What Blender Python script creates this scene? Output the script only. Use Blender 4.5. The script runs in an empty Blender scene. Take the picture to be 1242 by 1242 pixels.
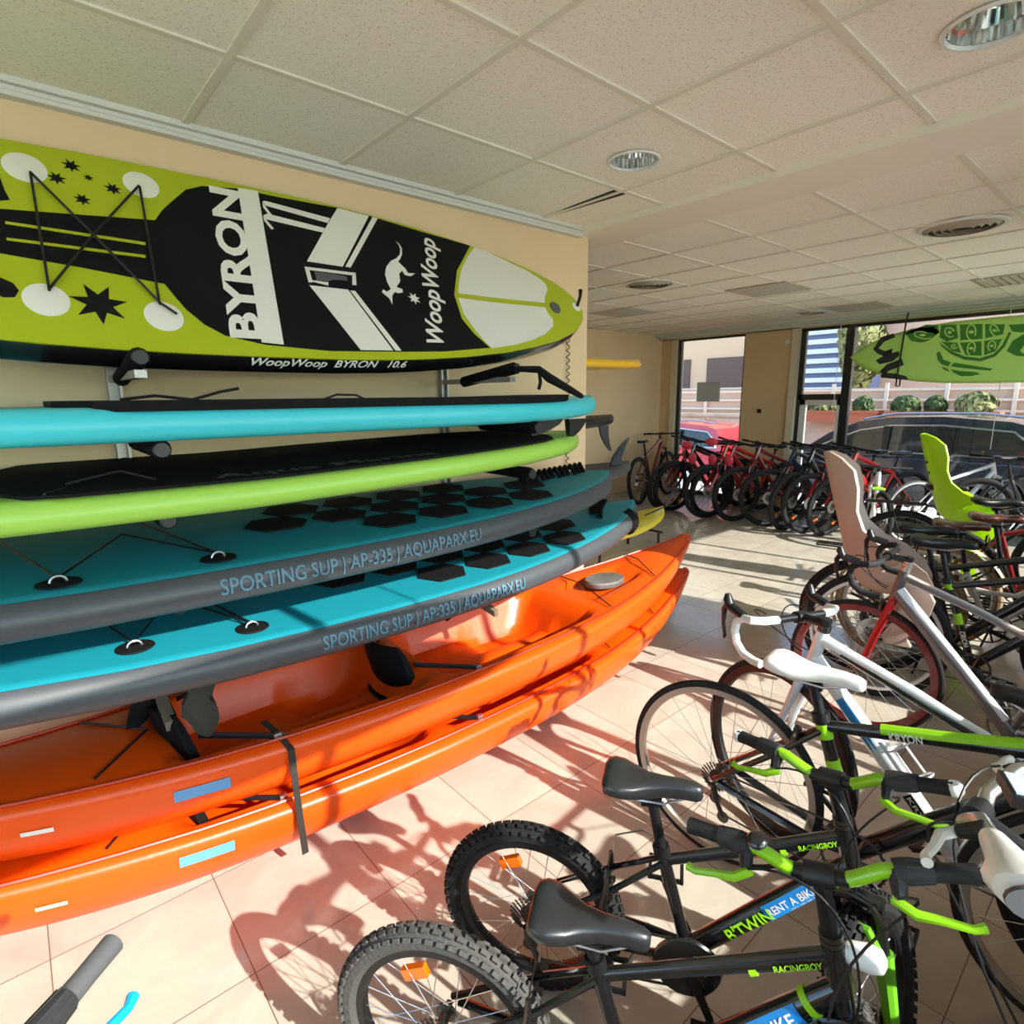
import bpy, math, random
import mathutils
from mathutils import Vector as V, Matrix
random.seed(7)
S = bpy.context.scene
C = S.collection
PI = math.pi
HC = 1.64          # eye height
H = 2.623          # ceiling height
# ---------------------------------------------------------------- camera
YAW, PIT, ROL = math.radians(49.275), math.radians(-11.244), math.radians(-.603)
FW = V((math.cos(YAW) * math.cos(PIT), math.sin(YAW) * math.cos(PIT), math.sin(PIT)))
_r = FW.cross(V((0, 0, 1))).normalized()
_u = _r.cross(FW)
RT = _r * math.cos(ROL) + _u * math.sin(ROL)
UP = -_r * math.sin(ROL) + _u * math.cos(ROL)
cam = bpy.data.cameras.new('camera')
cam.sensor_width = 36
cam.lens = 704.2 / 1242 * 36
cam.clip_start = .02
co = bpy.data.objects.new('camera', cam)
C.objects.link(co)
co.matrix_world = Matrix(((RT.x, UP.x, -FW.x, 0), (RT.y, UP.y, -FW.y, 0), (RT.z, UP.z, -FW.z, HC), (0, 0, 0, 1)))
S.camera = co
# ---------------------------------------------------------------- light
SUN_E, SKY_E, EXPO = 7.0, 13.5, 0.62
S.view_settings.view_transform = 'Standard'
S.view_settings.look = 'None'
S.view_settings.exposure = EXPO
S.view_settings.gamma = 1
S.view_settings.use_curve_mapping = False
S.cycles.max_bounces = 8
S.cycles.diffuse_bounces = 5
S.cycles.glossy_bounces = 5
S.cycles.transmission_bounces = 4
S.cycles.transparent_max_bounces = 12
S.cycles.caustics_reflective = False
S.cycles.caustics_refractive = False
S.cycles.sample_clamp_indirect = 6
SUND = V((-.30, 1.62, -1)).normalized()
sl = bpy.data.lights.new('sun', 'SUN')
sl.energy = SUN_E
sl.angle = math.radians(.6)
sl.color = (1, .95, .88)
so = bpy.data.objects.new('sun', sl)
C.objects.link(so)
so.location = (0, -6, 8)
so.rotation_euler = SUND.to_track_quat('-Z', 'Y').to_euler()
w = bpy.data.worlds.new('world')
S.world = w
w.use_nodes = True
nt = w.node_tree
for n in list(nt.nodes): nt.nodes.remove(n)
wo = nt.nodes.new('ShaderNodeOutputWorld')
bg = nt.nodes.new('ShaderNodeBackground')
sky = nt.nodes.new('ShaderNodeTexSky')
sky.sky_type = 'HOSEK_WILKIE'
sky.sun_direction = -SUND
sky.turbidity = 3.0
sky.ground_albedo = .4
bg.inputs[1].default_value = SKY_E
nt.links.new(sky.outputs[0], bg.inputs[0])
nt.links.new(bg.outputs[0], wo.inputs[0])


# ---------------------------------------------------------------- measuring helpers
def ray(px, py):
    return FW + RT * ((px - 621) / 704.2) - UP * ((py - 621) / 704.2)


def on(px, py, x=None, y=None, z=None):
    d = ray(px, py)
    o = V((0, 0, HC))
    if x is not None: t = x / d.x
    elif y is not None: t = y / d.y
    else: t = (z - HC) / d.z
    return o + d * t


# ---------------------------------------------------------------- materials
MATS = {}


def mat(name, col, rough=.5, metal=0, coat=0, spec=.5, emit=None, noise=None, bump=None, trans=0, sss=0):
    if name in MATS: return MATS[name]
    m = bpy.data.materials.new(name)
    m.use_nodes = True
    t = m.node_tree
    b = t.nodes['Principled BSDF']
    b.inputs['Base Color'].default_value = (*col, 1)
    b.inputs['Roughness'].default_value = rough
    b.inputs['Metallic'].default_value = metal
    b.inputs['Coat Weight'].default_value = coat
    b.inputs['Coat Roughness'].default_value = .08
    b.inputs['Specular IOR Level'].default_value = spec
    if trans: b.inputs['Transmission Weight'].default_value = trans
    if sss:
        b.inputs['Subsurface Weight'].default_value = sss
        b.inputs['Subsurface Radius'].default_value = (.02, .01, .004)
    if emit:
        b.inputs['Emission Color'].default_value = (*emit[0], 1)
        b.inputs['Emission Strength'].default_value = emit[1]
    if noise:   # (scale, other colour, low, high)
        tc = t.nodes.new('ShaderNodeTexCoord')
        nz = t.nodes.new('ShaderNodeTexNoise')
        nz.inputs['Scale'].default_value = noise[0]
        nz.inputs['Detail'].default_value = 5
        rp = t.nodes.new('ShaderNodeValToRGB')
        rp.color_ramp.elements[0].position = noise[2]
        rp.color_ramp.elements[1].position = noise[3]
        rp.color_ramp.elements[0].color = (*noise[1], 1)
        rp.color_ramp.elements[1].color = (*col, 1)
        t.links.new(tc.outputs['Object'], nz.inputs['Vector'])
        t.links.new(nz.outputs[0], rp.inputs[0])
        t.links.new(rp.outputs[0], b.inputs['Base Color'])
    if bump:    # (scale, strength)
        tc = t.nodes.new('ShaderNodeTexCoord')
        nz = t.nodes.new('ShaderNodeTexNoise')
        nz.inputs['Scale'].default_value = bump[0]
        bp = t.nodes.new('ShaderNodeBump')
        bp.inputs['Strength'].default_value = bump[1]
        bp.inputs['Distance'].default_value = .01
        t.links.new(tc.outputs['Object'], nz.inputs['Vector'])
        t.links.new(nz.outputs[0], bp.inputs['Height'])
        t.links.new(bp.outputs[0], b.inputs['Normal'])
    m.diffuse_color = (*col, 1)
    MATS[name] = m
    return m


def srgb(r, g, b):
    f = lambda c: (c / 255 / 12.92) if c / 255 < .04045 else ((c / 255 + .055) / 1.055) ** 2.4
    return (f(r), f(g), f(b))


M_RUB = mat('rubber', (.016, .0155, .0155), .75, spec=.3, bump=(90, .2))
M_RUBG = mat('worn rubber', (.075, .07, .065), .8, bump=(90, .3))
M_BLK = mat('black satin', (.009, .009, .010), .38, spec=.4)
M_BLKG = mat('black gloss paint', (.008, .008, .009), .25, coat=.8)
M_BLKM = mat('matt black', (.02, .02, .021), .7)
M_GRYP = mat('grey plastic', (.09, .09, .095), .55)
M_MET = mat('steel', (.6, .6, .6), .3, 1)
M_ALU = mat('aluminium', (.72, .72, .73), .38, 1)
M_DMET = mat('dark steel', (.12, .11, .1), .4, 1)
M_SPK = mat('spoke steel', (.55, .55, .55), .3, .9)
M_WHT = mat('white plastic', (.78, .77, .74), .35, coat=.3)
M_GRN = mat('bright green paint', srgb(140, 200, 20), .3, coat=.6)
M_GRN2 = mat('green paint', srgb(110, 190, 40), .35, coat=.6)
M_RED = mat('red paint', srgb(190, 20, 25), .3, coat=.8)
M_DRED = mat('dark red paint', srgb(120, 10, 20), .3, coat=.8)
M_PINK = mat('pink paint', srgb(230, 60, 90), .4, coat=.4)
M_BLUS = mat('blue sticker', srgb(20, 135, 215), .45)
M_WTXT = mat('white print', (.75, .75, .74), .5)
M_GTXT = mat('green print', srgb(150, 215, 20), .5)
M_ORR = mat('orange reflector', srgb(240, 110, 10), .2, coat=.6)
M_TAN = mat('tan tyre', srgb(170, 145, 110), .7)
M_BRN = mat('brown leather', srgb(85, 40, 28), .35, coat=.4)
M_GPNT = mat('grey paint', srgb(95, 95, 98), .35, coat=.6)
M_BPNT = mat('dark blue paint', srgb(25, 45, 70), .3, coat=.7)
M_WPNT = mat('white paint', (.74, .75, .77), .25, coat=.8)


# ---------------------------------------------------------------- mesh builder
class MB:
    def __init__(s, T=None):
        s.v, s.f, s.mi, s.T = [], [], [], T

    def add(s, vs, fs, mi=0, T=None):
        o = len(s.v)
        for p in vs:
            p = V(p)
            if T is not None: p = T @ p
            if s.T is not None: p = s.T @ p
            s.v.append(tuple(p))
        for f in fs:
            s.f.append(tuple(i + o for i in f))
            s.mi.append(mi)
        return s

    def box(s, a, b, mi=0, T=None):
        x0, y0, z0 = a
        x1, y1, z1 = b
        vs = [(x0, y0, z0), (x1, y0, z0), (x1, y1, z0), (x0, y1, z0), (x0, y0, z1), (x1, y0, z1), (x1, y1, z1), (x0, y1, z1)]
        return s.add(vs, [(0, 3, 2, 1), (4, 5, 6, 7), (0, 1, 5, 4), (1, 2, 6, 5), (2, 3, 7, 6), (3, 0, 4, 7)], mi, T)

    def loft(s, rings, mi=0, cap=True, T=None, closed=True):
        n = len(rings[0])
        vs = [p for r in rings for p in r]
        fs = []
        for k in range(len(rings) - 1):
            for i in range(n if closed else n - 1):
                j = (i + 1) % n
                fs.append((k * n + i, k * n + j, (k + 1) * n + j, (k + 1) * n + i))
        if cap:
            fs.append(tuple(range(n))[::-1])
            fs.append(tuple((len(rings) - 1) * n + i for i in range(n)))
        return s.add(vs, fs, mi, T)

    def tube(s, pts, r, seg=10, mi=0, T=None, cap=True, flat=1.0):
        """round tube along points; r a number or one per point; flat squeezes it sideways"""
        pts = [V(p) for p in pts]
        rs = r if isinstance(r, (list, tuple)) else [r] * len(pts)
        rings = []
        prev = None
        for i, p in enumerate(pts):
            d = (pts[min(i + 1, len(pts) - 1)] - pts[max(i - 1, 0)])
            if d.length < 1e-9: d = V((0, 0, 1))
            d.normalize()
            if prev is None:
                a = V((0, 1, 0)) if abs(d.y) < .9 else V((1, 0, 0))
                n1 = (a - d * a.dot(d)).normalized()
            else:
                n1 = (prev - d * prev.dot(d))
                if n1.length < 1e-6: n1 = d.orthogonal()
                n1.normalize()
            prev = n1
            n2 = d.cross(n1)
            rings.append([p + n1 * (rs[i] * flat * math.cos(2 * PI * k / seg)) + n2 * (rs[i] * math.sin(2 * PI * k / seg)) for k in range(seg)])
        return s.loft(rings, mi, cap, T)

    def lathe(s, prof, seg=32, axis='y', mi=0, T=None, closed=False, mis=None):
        """profile of (radius, offset along axis)"""
        n = len(prof)
        vs, fs = [], []
        ms = []
        for k in range(seg):
            a = 2 * PI * k / seg
            c, q = math.cos(a), math.sin(a)
            for (r, h) in prof:
                vs.append({'y': (r * c, h, r * q), 'z': (r * c, r * q, h), 'x': (h, r * c, r * q)}[axis])
        m = n if closed else n - 1
        for k in range(seg):
            for i in range(m):
                fs.append((k * n + i, k * n + (i + 1) % n, ((k + 1) % seg) * n + (i + 1) % n, ((k + 1) % seg) * n + i))
                ms.append(mis[i] if mis else mi)
        o = len(s.f)
        s.add(vs, fs, mi, T)
        s.mi[o:] = ms
        return s

    def prism(s, poly, d, mi=0, T=None):
        """3D polygon pushed along vector d"""
        d = V(d)
        n = len(poly)
        vs = [V(p) for p in poly] + [V(p) + d for p in poly]
        fs = [tuple(range(n))[::-1], tuple(range(n, 2 * n))] + [(i, (i + 1) % n, n + (i + 1) % n, n + i) for i in range(n)]
        return s.add(vs, fs, mi, T)

    def poly(s, pts, mi=0, T=None):
        return s.add(pts, [tuple(range(len(pts)))], mi, T)

    def ball(s, c, r, seg=16, mi=0, T=None, sc=(1, 1, 1)):
        rings = []
        for k in range(1, seg // 2):
            a = PI * k / (seg // 2)
            rings.append([(c[0] + r * sc[0] * math.sin(a) * math.cos(2 * PI * i / seg), c[1] + r * sc[1] * math.sin(a) * math.sin(2 * PI * i / seg), c[2] - r * sc[2] * math.cos(a)) for i in range(seg)])
        return s.loft(rings, mi, True, T)

    def build(s, name, mats, parent=None, smooth=True, label=None, cat=None, group=None, kind=None, angle=35):
        me = bpy.data.meshes.new(name)
        me.from_pydata(s.v, [], s.f)
        if not isinstance(mats, (list, tuple)): mats = [mats]
        for m in mats: me.materials.append(m)
        if len(mats) > 1: me.polygons.foreach_set('material_index', s.mi)
        if smooth:
            me.polygons.foreach_set('use_smooth', [True] * len(me.polygons))
            me.set_sharp_from_angle(angle=math.radians(angle))
        me.update()
        o = bpy.data.objects.new(name, me)
        C.objects.link(o)
        if parent: o.parent = parent
        tag(o, label, cat, group, kind)
        return o


def tag(o, label=None, cat=None, group=None, kind=None):
    if label: o['label'] = label
    if cat: o['category'] = cat
    if group: o['group'] = group
    if kind: o['kind'] = kind
    return o


def empty(name, loc=(0, 0, 0), rz=0, label=None, cat=None, group=None):
    o = bpy.data.objects.new(name, None)
    C.objects.link(o)
    o.empty_display_size = .05
    o.location = loc
    o.rotation_euler = (0, 0, rz)
    return tag(o, label, cat, group)


def copy_tree(o, parent=None):
    c = o.copy()
    C.objects.link(c)
    if parent: c.parent = parent
    for ch in list(o.children): copy_tree(ch, c)
    return c


def struct(mb, name, m, smooth=False):
    return mb.build(name, m, None, smooth, kind='structure')


_dg = None


def text_polys(txt, bold=.0, shear=0.0, space=1.0):
    """letters as (verts2d, faces), cap height 1, starting at x = 0, baseline y = 0; returns width too"""
    cu = bpy.data.curves.new('lettering', 'FONT')
    cu.body = txt
    cu.size = 1
    cu.offset = bold
    cu.shear = shear
    cu.space_character = space
    cu.resolution_u = 3
    ob = bpy.data.objects.new('lettering', cu)
    C.objects.link(ob)
    dg = bpy.context.evaluated_depsgraph_get()
    me = bpy.data.meshes.new_from_object(ob.evaluated_get(dg))
    import bmesh
    bm = bmesh.new()
    bm.from_mesh(me)
    lng = [e for e in bm.edges if e.calc_length() > .22]
    if lng: bmesh.ops.subdivide_edges(bm, edges=lng, cuts=3, use_grid_fill=True)
    bmesh.ops.triangulate(bm, faces=bm.faces[:])
    bm.to_mesh(me)
    bm.free()
    vs = [(p.co.x, p.co.y) for p in me.vertices]
    fs = [tuple(p.vertices) for p in me.polygons]
    bpy.data.objects.remove(ob)
    bpy.data.meshes.remove(me)
    k = 1 / .69
    x0 = min(v[0] for v in vs)
    vs = [((x - x0) * k, y * k) for x, y in vs]
    return vs, fs, max(v[0] for v in vs)


def lettering(txt, fn, length, height, bold=.0, shear=0.0, mb=None, mi=0, space=1.0):
    """maps letters through fn(u in metres, v in metres) -> point"""
    vs, fs, wd = text_polys(txt, bold, shear, space)
    mb = mb or MB()
    mb.add([fn(x / wd * length, y * height) for x, y in vs], fs, mi)
    return mb


def planar(o, ex, ey):
    o, ex, ey = V(o), V(ex).normalized(), V(ey).normalized()
    return lambda u, v: o + ex * u + ey * v
# ================================================================ THE ROOM
WX, WY, RY = 8.6, 2.6, -.56       # window wall, rack wall, storefront
FY = 6.05                         # far side wall
XB = -3.2                         # wall behind


def floor_mat():
    m = bpy.data.materials.new('polished floor tiles')
    m.use_nodes = True
    t = m.node_tree
    b = t.nodes['Principled BSDF']
    tc = t.nodes.new('ShaderNodeTexCoord')
    sp = t.nodes.new('ShaderNodeSeparateXYZ')
    t.links.new(tc.outputs['Object'], sp.inputs[0])

    def ma(op, a, c=None):
        n = t.nodes.new('ShaderNodeMath')
        n.operation = op
        for i, q in enumerate((a, c)):
            if q is None: continue
            if isinstance(q, (int, float)): n.inputs[i].default_value = q
            else: t.links.new(q, n.inputs[i])
        return n.outputs[0]
    fx = ma('DIVIDE', ma('SUBTRACT', sp.outputs[0], .334 - 9), .45)
    fy = ma('DIVIDE', ma('SUBTRACT', sp.outputs[1], 1.556 - 9), .45)
    jx = ma('LESS_THAN', ma('FRACT', fx), .0075)
    jy = ma('LESS_THAN', ma('FRACT', fy), .0075)
    j = ma('MAXIMUM', jx, jy)
    cx = t.nodes.new('ShaderNodeCombineXYZ')
    t.links.new(ma('FLOOR', fx), cx.inputs[0])
    t.links.new(ma('FLOOR', fy), cx.inputs[1])
    wn = t.nodes.new('ShaderNodeTexWhiteNoise')
    t.links.new(cx.outputs[0], wn.inputs['Vector'])
    nz = t.nodes.new('ShaderNodeTexNoise')
    nz.inputs['Scale'].default_value = 3.2
    nz.inputs['Detail'].default_value = 8
    nz.inputs['Roughness'].default_value = .65
    nz.inputs['Distortion'].default_value = .8
    av = t.nodes.new('ShaderNodeVectorMath')
    av.operation = 'ADD'
    t.links.new(tc.outputs['Object'], av.inputs[0])
    t.links.new(wn.outputs['Color'], av.inputs[1])
    t.links.new(av.outputs[0], nz.inputs['Vector'])
    rp = t.nodes.new('ShaderNodeValToRGB')
    rp.color_ramp.elements[0].position = .25
    rp.color_ramp.elements[0].color = (*srgb(178, 167, 154), 1)
    rp.color_ramp.elements[1].position = .75
    rp.color_ramp.elements[1].color = (*srgb(208, 199, 185), 1)
    t.links.new(nz.outputs[0], rp.inputs[0])
    mx = t.nodes.new('ShaderNodeMix')
    mx.data_type = 'RGBA'
    t.links.new(j, mx.inputs[0])
    t.links.new(rp.outputs[0], mx.inputs[6])
    mx.inputs[7].default_value = (*srgb(120, 104, 88), 1)
    t.links.new(mx.outputs[2], b.inputs['Base Color'])
    b.inputs['Roughness'].default_value = .16
    b.inputs['Specular IOR Level'].default_value = .55
    return m


def tile_mat():
    m = mat('mineral ceiling tile', srgb(245, 240, 228), .9, noise=(120, srgb(224, 214, 196), .34, .44))
    t = m.node_tree
    return m


M_FLOOR = floor_mat()
M_TILE = tile_mat()
M_TBAR = mat('ceiling bar paint', srgb(226, 219, 204), .5)
M_WALL = mat('beige wall paint', srgb(232, 204, 162), .75, noise=(1.2, srgb(224, 196, 154), .35, .65))
M_PLAST = mat('cream plaster', srgb(238, 231, 216), .7)
M_COVE = mat('grey white cornice', srgb(214, 214, 206), .55)
M_GFR = mat('dark green window frame', (.018, .022, .02), .35, coat=.3)
M_AFR = mat('aluminium window frame', (.45, .46, .46), .35, .8)

f = MB().box((XB, RY, -.1), (WX + .2, FY + .1, 0))
struct(f, 'floor', M_FLOOR)
DLS = [(769, 195, .097), (1205, 30, .105)]
cu = bpy.data.curves.new('ceiling', 'CURVE')
cu.dimensions = '2D'
cu.fill_mode = 'FRONT'


def _spl(pts):
    q = cu.splines.new('POLY')
    q.points.add(len(pts) - 1)
    for i, p in enumerate(pts): q.points[i].co = (p[0], p[1], 0, 1)
    q.use_cyclic_u = True


_spl([(XB, RY - .1), (WX + .2, RY - .1), (WX + .2, FY + .1), (XB, FY + .1)])
for (px, py, r) in DLS:
    c = on(px, py, z=H)
    _spl([(c.x + r * math.cos(2 * PI * k / 40), c.y + r * math.sin(2 * PI * k / 40)) for k in range(40)])
_o = bpy.data.objects.new('ceiling', cu)
C.objects.link(_o)
_me = bpy.data.meshes.new_from_object(_o.evaluated_get(bpy.context.evaluated_depsgraph_get()))
bpy.data.objects.remove(_o)
f = MB().add([(p.co.x, p.co.y, H + .004) for p in _me.vertices], [tuple(p.vertices) for p in _me.polygons])
f.box((XB, RY - .1, H + .14), (WX + .2, FY + .1, H + .2))
struct(f, 'ceiling', M_TILE)
# suspended grid bars of the near ceiling and of the far one
g = MB()
bw = .012
x = .639 - .6 * 6
while x < 2.75:
    g.box((x - bw, RY, H - .004), (x + bw, 2.53, H + .006))
    x += .6
for k in range(-1, 6):
    y = 1.983 - .6 * k
    if RY < y < 2.5: g.box((XB, y - bw, H - .003), (2.765, y + bw, H + .0055))
struct(g, 'trim_1', M_TBAR)
g = MB()
x = 3.744 - .6
x = 3.744
while x < 8.3:
    g.box((x - bw, RY, H - .004), (x + bw, FY, H + .006))
    x += .6
y = 2.594 + 3.6 - .6
while y > RY:
    g.box((3.14, y - bw, H - .003), (8.33, y + bw, H + .0055))
    y -= .6
struct(g, 'trim_2', M_TBAR)
# plaster band between the two ceilings with its double moulding
g = MB().box((2.80, RY, H - .02), (3.14, WY - .02, H + .01)).box((2.769, RY, H - .03), (2.80, WY - .02, H + .01))
g.box((2.80, WY - .02, H - .02), (3.14, FY, H + .01))
struct(g, 'trim_3', M_PLAST)
# stepped cornice above the rack wall
g = MB().box((XB, 2.53, H - .015), (2.769, 2.56, H + .02)).box((XB, 2.56, H - .042), (2.8, 2.60, H + .02))
g.box((XB, 2.555, H - .028), (2.785, 2.562, H + .02))
struct(g, 'trim_4', M_COVE)
# dark slot where one ceiling tile has slid
p0, p1 = on(663, 262, z=H), on(745, 231, z=H)
d = (p1 - p0)
g = MB().prism([p0 + V((0, 0, -.001)), p1 + V((0, 0, -.001)), p1 + V((.085, 0, -.001)), p0 + V((.02, 0, -.001))], (0, 0, .004))
struct(g, 'trim_5', mat('ceiling void', (.03, .025, .02), .9))

# rack wall, and the room opening out behind it
g = MB().box((XB, WY, 0), (2.885, WY + .16, H))
struct(g, 'wall_left', M_WALL)
g = MB().box((.9, FY, 0), (WX + .2, FY + .15, H))
struct(g, 'wall_north', M_WALL)
g = MB().box((.9, WY + .16, 0), (1.05, FY, H))
struct(g, 'wall_west', M_WALL)
g = MB().box((XB - .15, WY - .3, 0), (XB, WY + .1, H)).box((XB - .15, RY - .1, 2.56), (XB, WY, H)).box((XB - .15, RY - .1, 0), (XB, RY + .1, H))
struct(g, 'wall_back', M_WALL)
g = MB().box((XB, 2.587, 0), (2.885, 2.6, .07)).box((2.885, WY, 0), (2.897, WY + .16, .07)).box((1.05, FY - .012, 0), (WX, FY, .07))
struct(g, 'baseboard_left', mat('cream skirting tile', srgb(200, 184, 160), .3))
# window wall: pieces around the two openings
NW0, NW1 = 4.56, 5.74      # narrow window
BW1 = 3.73                 # big window runs from here to the corner
g = MB()
g.box((WX, NW1 + .12, 0), (WX + .18, FY, 2.55)).box((WX, BW1 + .12, 0), (WX + .18, NW0, 2.55))
g.box((WX, NW1, 0), (WX + .18, NW1 + .12, 2.55))
g.box((WX, RY, 2.53), (WX + .18, FY, H + .1))
g.box((WX, RY, 0), (WX + .18, -.45, 2.53))
struct(g, 'wall_right', M_WALL)
g = MB().box((WX - .035, BW1 + .02, 0), (WX + .18, BW1 + .12, 2.53))
g.box((WX - .035, NW1, 0), (WX + .0, NW1 + .09, 2.53))
struct(g, 'trim_6', mat('pale stone jamb', srgb(225, 214, 190), .5))
# stepped pelmet above the windows
g = MB()
g.box((8.35, RY, H - .03), (WX, FY, H + .02)).box((8.42, RY, H - .055), (WX, FY, H)).box((8.5, RY, H - .08), (WX, FY, H))
struct(g, 'trim_7', M_COVE)


def glass():
    m = bpy.data.materials.new('window glass')
    m.use_nodes = True
    t = m.node_tree
    for n in list(t.nodes):
        if n.type != 'OUTPUT_MATERIAL': t.nodes.remove(n)
    tr = t.nodes.new('ShaderNodeBsdfTransparent')
    tr.inputs[0].default_value = (.96, .98, .97, 1)
    gl = t.nodes.new('ShaderNodeBsdfGlossy')
    gl.inputs['Roughness'].default_value = .01
    fr = t.nodes.new('ShaderNodeFresnel')
    fr.inputs[0].default_value = 1.35
    mx = t.nodes.new('ShaderNodeMixShader')
    t.links.new(fr.outputs[0], mx.inputs[0])
    t.links.new(tr.outputs[0], mx.inputs[1])
    t.links.new(gl.outputs[0], mx.inputs[2])
    t.links.new(mx.outputs[0], t.nodes['Material Output'].inputs[0])
    return m


M_GLASS = glass()


def window(name, boxes, panes):
    """frame mesh is the thing, the panes its child"""
    g = MB()
    for b in boxes: g.box(*b)
    o = g.build(name, M_GFR, None, False, kind='structure')
    p = MB()
    for b in panes: p.box(*b)
    p.build('pane', M_GLASS, o, False)
    return o


X0, X1 = WX + .03, WX + .09
window('window_1', [((X0, NW0, 0), (X1, NW0 + .03, 2.53)), ((X0, NW1 - .06, 0), (X1, NW1, 2.53)), ((X0, NW0, 2.50), (X1, NW1, 2.53)),
                    ((X0, NW0, 0), (X1, NW1, .06))], [((WX + .055, NW0 + .02, .05), (WX + .061, NW1 - .05, 2.51))])
wb = [((X0, BW1 - .05, 0), (X1, BW1 + .02, 2.53)), ((X0, -.45, 2.49), (X1, BW1, 2.53)), ((X0, -.45, 0), (X1, BW1, .06)),
      ((X0 - .01, 3.06, 0), (X1 + .02, 3.12, 2.53)), ((X0 - .01, 3.13, 0), (X1 + .02, 3.16, 2.53)),
      ((X0, 3.12, 1.55), (X1, BW1, 1.63)), ((X0, .75, 0), (X1, .81, 2.53)), ((X0, -.45, 0), (X1, -.38, 2.53))]
window('window_2', wb, [((WX + .055, -.4, .05), (WX + .061, BW1 - .04, 2.5))])
g = MB().box((X0 - .01, 3.16, .0), (X1, 3.2, 1.55)).box((X0 - .01, 3.62, 0), (X1, 3.69, 1.55)).box((X0 - .01, 3.16, 1.48), (X1, 3.69, 1.55))
g.build('trim_8', M_WHT, None, False, kind='structure')

# storefront on the sunny side
g = MB()
for (a, b_) in ((3.72, 4.62), (-3.2, -2.9), (8.4, 8.6)): g.box((a, RY - .12, 0), (b_, RY, H))
g.box((XB, RY - .12, 2.60), (WX, RY, H + .02))
g.box((XB, RY - .12, 0), (WX, RY - .01, .78))
struct(g, 'wall_storefront', M_WALL)
fr = []
for xx in (-2.88, -1.55, -.2, 1.15, 2.45, 3.68, 4.66, 5.55, 6.45, 7.4, 8.38): fr.append(((xx - .022, RY - .07, 0), (xx + .022, RY - .02, 2.6)))
fr += [((-2.9, RY - .07, 0), (3.72, RY - .02, .05)), ((4.62, RY - .07, 0), (8.4, RY - .02, .05)), ((-2.9, RY - .07, 2.56), (3.72, RY - .02, 2.6)), ((4.62, RY - .07, 2.56), (8.4, RY - .02, 2.6))]
window('window_3', fr, [((-2.9, RY - .05, .04), (3.72, RY - .044, 2.57)), ((4.62, RY - .05, .04), (8.4, RY - .044, 2.57))])

fr = [((XB - .08, yy - .022, 0), (XB - .03, yy + .022, 2.57)) for yy in (-.5, .4, 1.35, 2.27)] + [((XB - .08, -.5, 0), (XB - .03, 2.27, .05)), ((XB - .08, -.5, 2.5), (XB - .03, 2.27, 2.57))]
window('window_fill', fr, [((XB - .06, -.5, .04), (XB - .055, 2.27, 2.52))])  # unseen window added behind the camera to let in more daylight
# small wall fittings
o = MB().box((WX - .012, 4.24, 1.36), (WX, 4.30, 1.42)).build('light_switch', M_BLK, None, False, 'small black square switch on the beige pier between the windows', 'switch')
pp = on(956, 415, x=WX)
o = MB().lathe([(.0, -.02), (.035, -.02), (.04, 0)], 16, 'x', T=Matrix.Translation((WX - .001, pp.y, pp.z))).build('smoke_sensor', M_WHT, None, True, 'small white round sensor high on the beige pier', 'sensor')


# ---------------------------------------------------------------- ceiling fittings
def ring_ellipse(cx, cy, px, py):
    c = on(cx, cy, z=H)
    return c


M_CHR = mat('mirror reflector', (.75, .76, .74), .12, 1)
M_LAMPIN = mat('frosted lamp inside', (.55, .56, .5), .4)


def downlight(px, py, r, label):
    c = on(px, py, z=H)
    t = empty('downlight', (c.x, c.y, H), 0, label, 'ceiling light', 'round downlights in the near ceiling')
    MB().lathe([(r, .004), (r + .004, -.006), (r + .012, -.006), (r + .016, .0)], 40, 'z').build('trim_ring', M_WHT, t)
    m = MB()
    n = 30
    prof = [(r, .003), (r * .97, .04), (r * .86, .08), (r * .6, .112)]
    rings = []
    for (rr, zz) in prof:
        rings.append([((rr * (1 - .05 * (k % 2))) * math.cos(2 * PI * k / (2 * n)), (rr * (1 - .05 * (k % 2))) * math.sin(2 * PI * k / (2 * n)), zz) for k in range(2 * n)])
    m.loft(rings, cap=False)
    m.build('reflector', M_CHR, t, False)
    MB().lathe([(0, .098), (r * .3, .102), (r * .64, .116), (r * .64, .12)], 24, 'z').build('lamp', M_LAMPIN, t)
    return t


def vent(px, py, label, round_=True, r=.15):
    c = on(px, py, z=H)
    t = empty('air_vent', (c.x, c.y, H), 0, label, 'air vent')
    if round_:
        MB().lathe([(r + .03, -.001), (r + .02, -.01), (r, -.012), (r, .003)], 40, 'z').build('frame', M_WHT, t)
        MB().lathe([(0, .003), (r, .003)], 32, 'z').build('backing', M_DVENT, t)
        m = MB()
        for q in (.85, .66, .47, .28):
            m.lathe([(r * q, -.022), (r * (q + .12), .0), (r * (q + .11), .002), (r * (q - .01), -.02)], 36, 'z', closed=True)
        m.build('rings', M_GVENT, t)
    else:
        a = .27
        MB().box((-a - .02, -a - .02, -.008), (a + .02, -a, .003)).box((-a - .02, a, -.008), (a + .02, a + .02, .003)).box((-a - .02, -a, -.008), (-a, a, .003)).box((a, -a, -.008), (a + .02, a, .003)).build('frame', M_GVENT, t, False)
        MB().box((-a, -a, .001), (a, a, .003)).build('backing', M_DVENT, t, False)
        m = MB()
        for q in range(9):
            y = -a + (q + .5) * 2 * a / 9
            m.prism([(-a, y - .02, .0), (-a, y + .012, -.014), (-a, y + .014, -.012), (-a, y - .018, .002)], (2 * a, 0, 0))
        m.build('louvres', M_GVENT, t, False)
    return t


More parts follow.
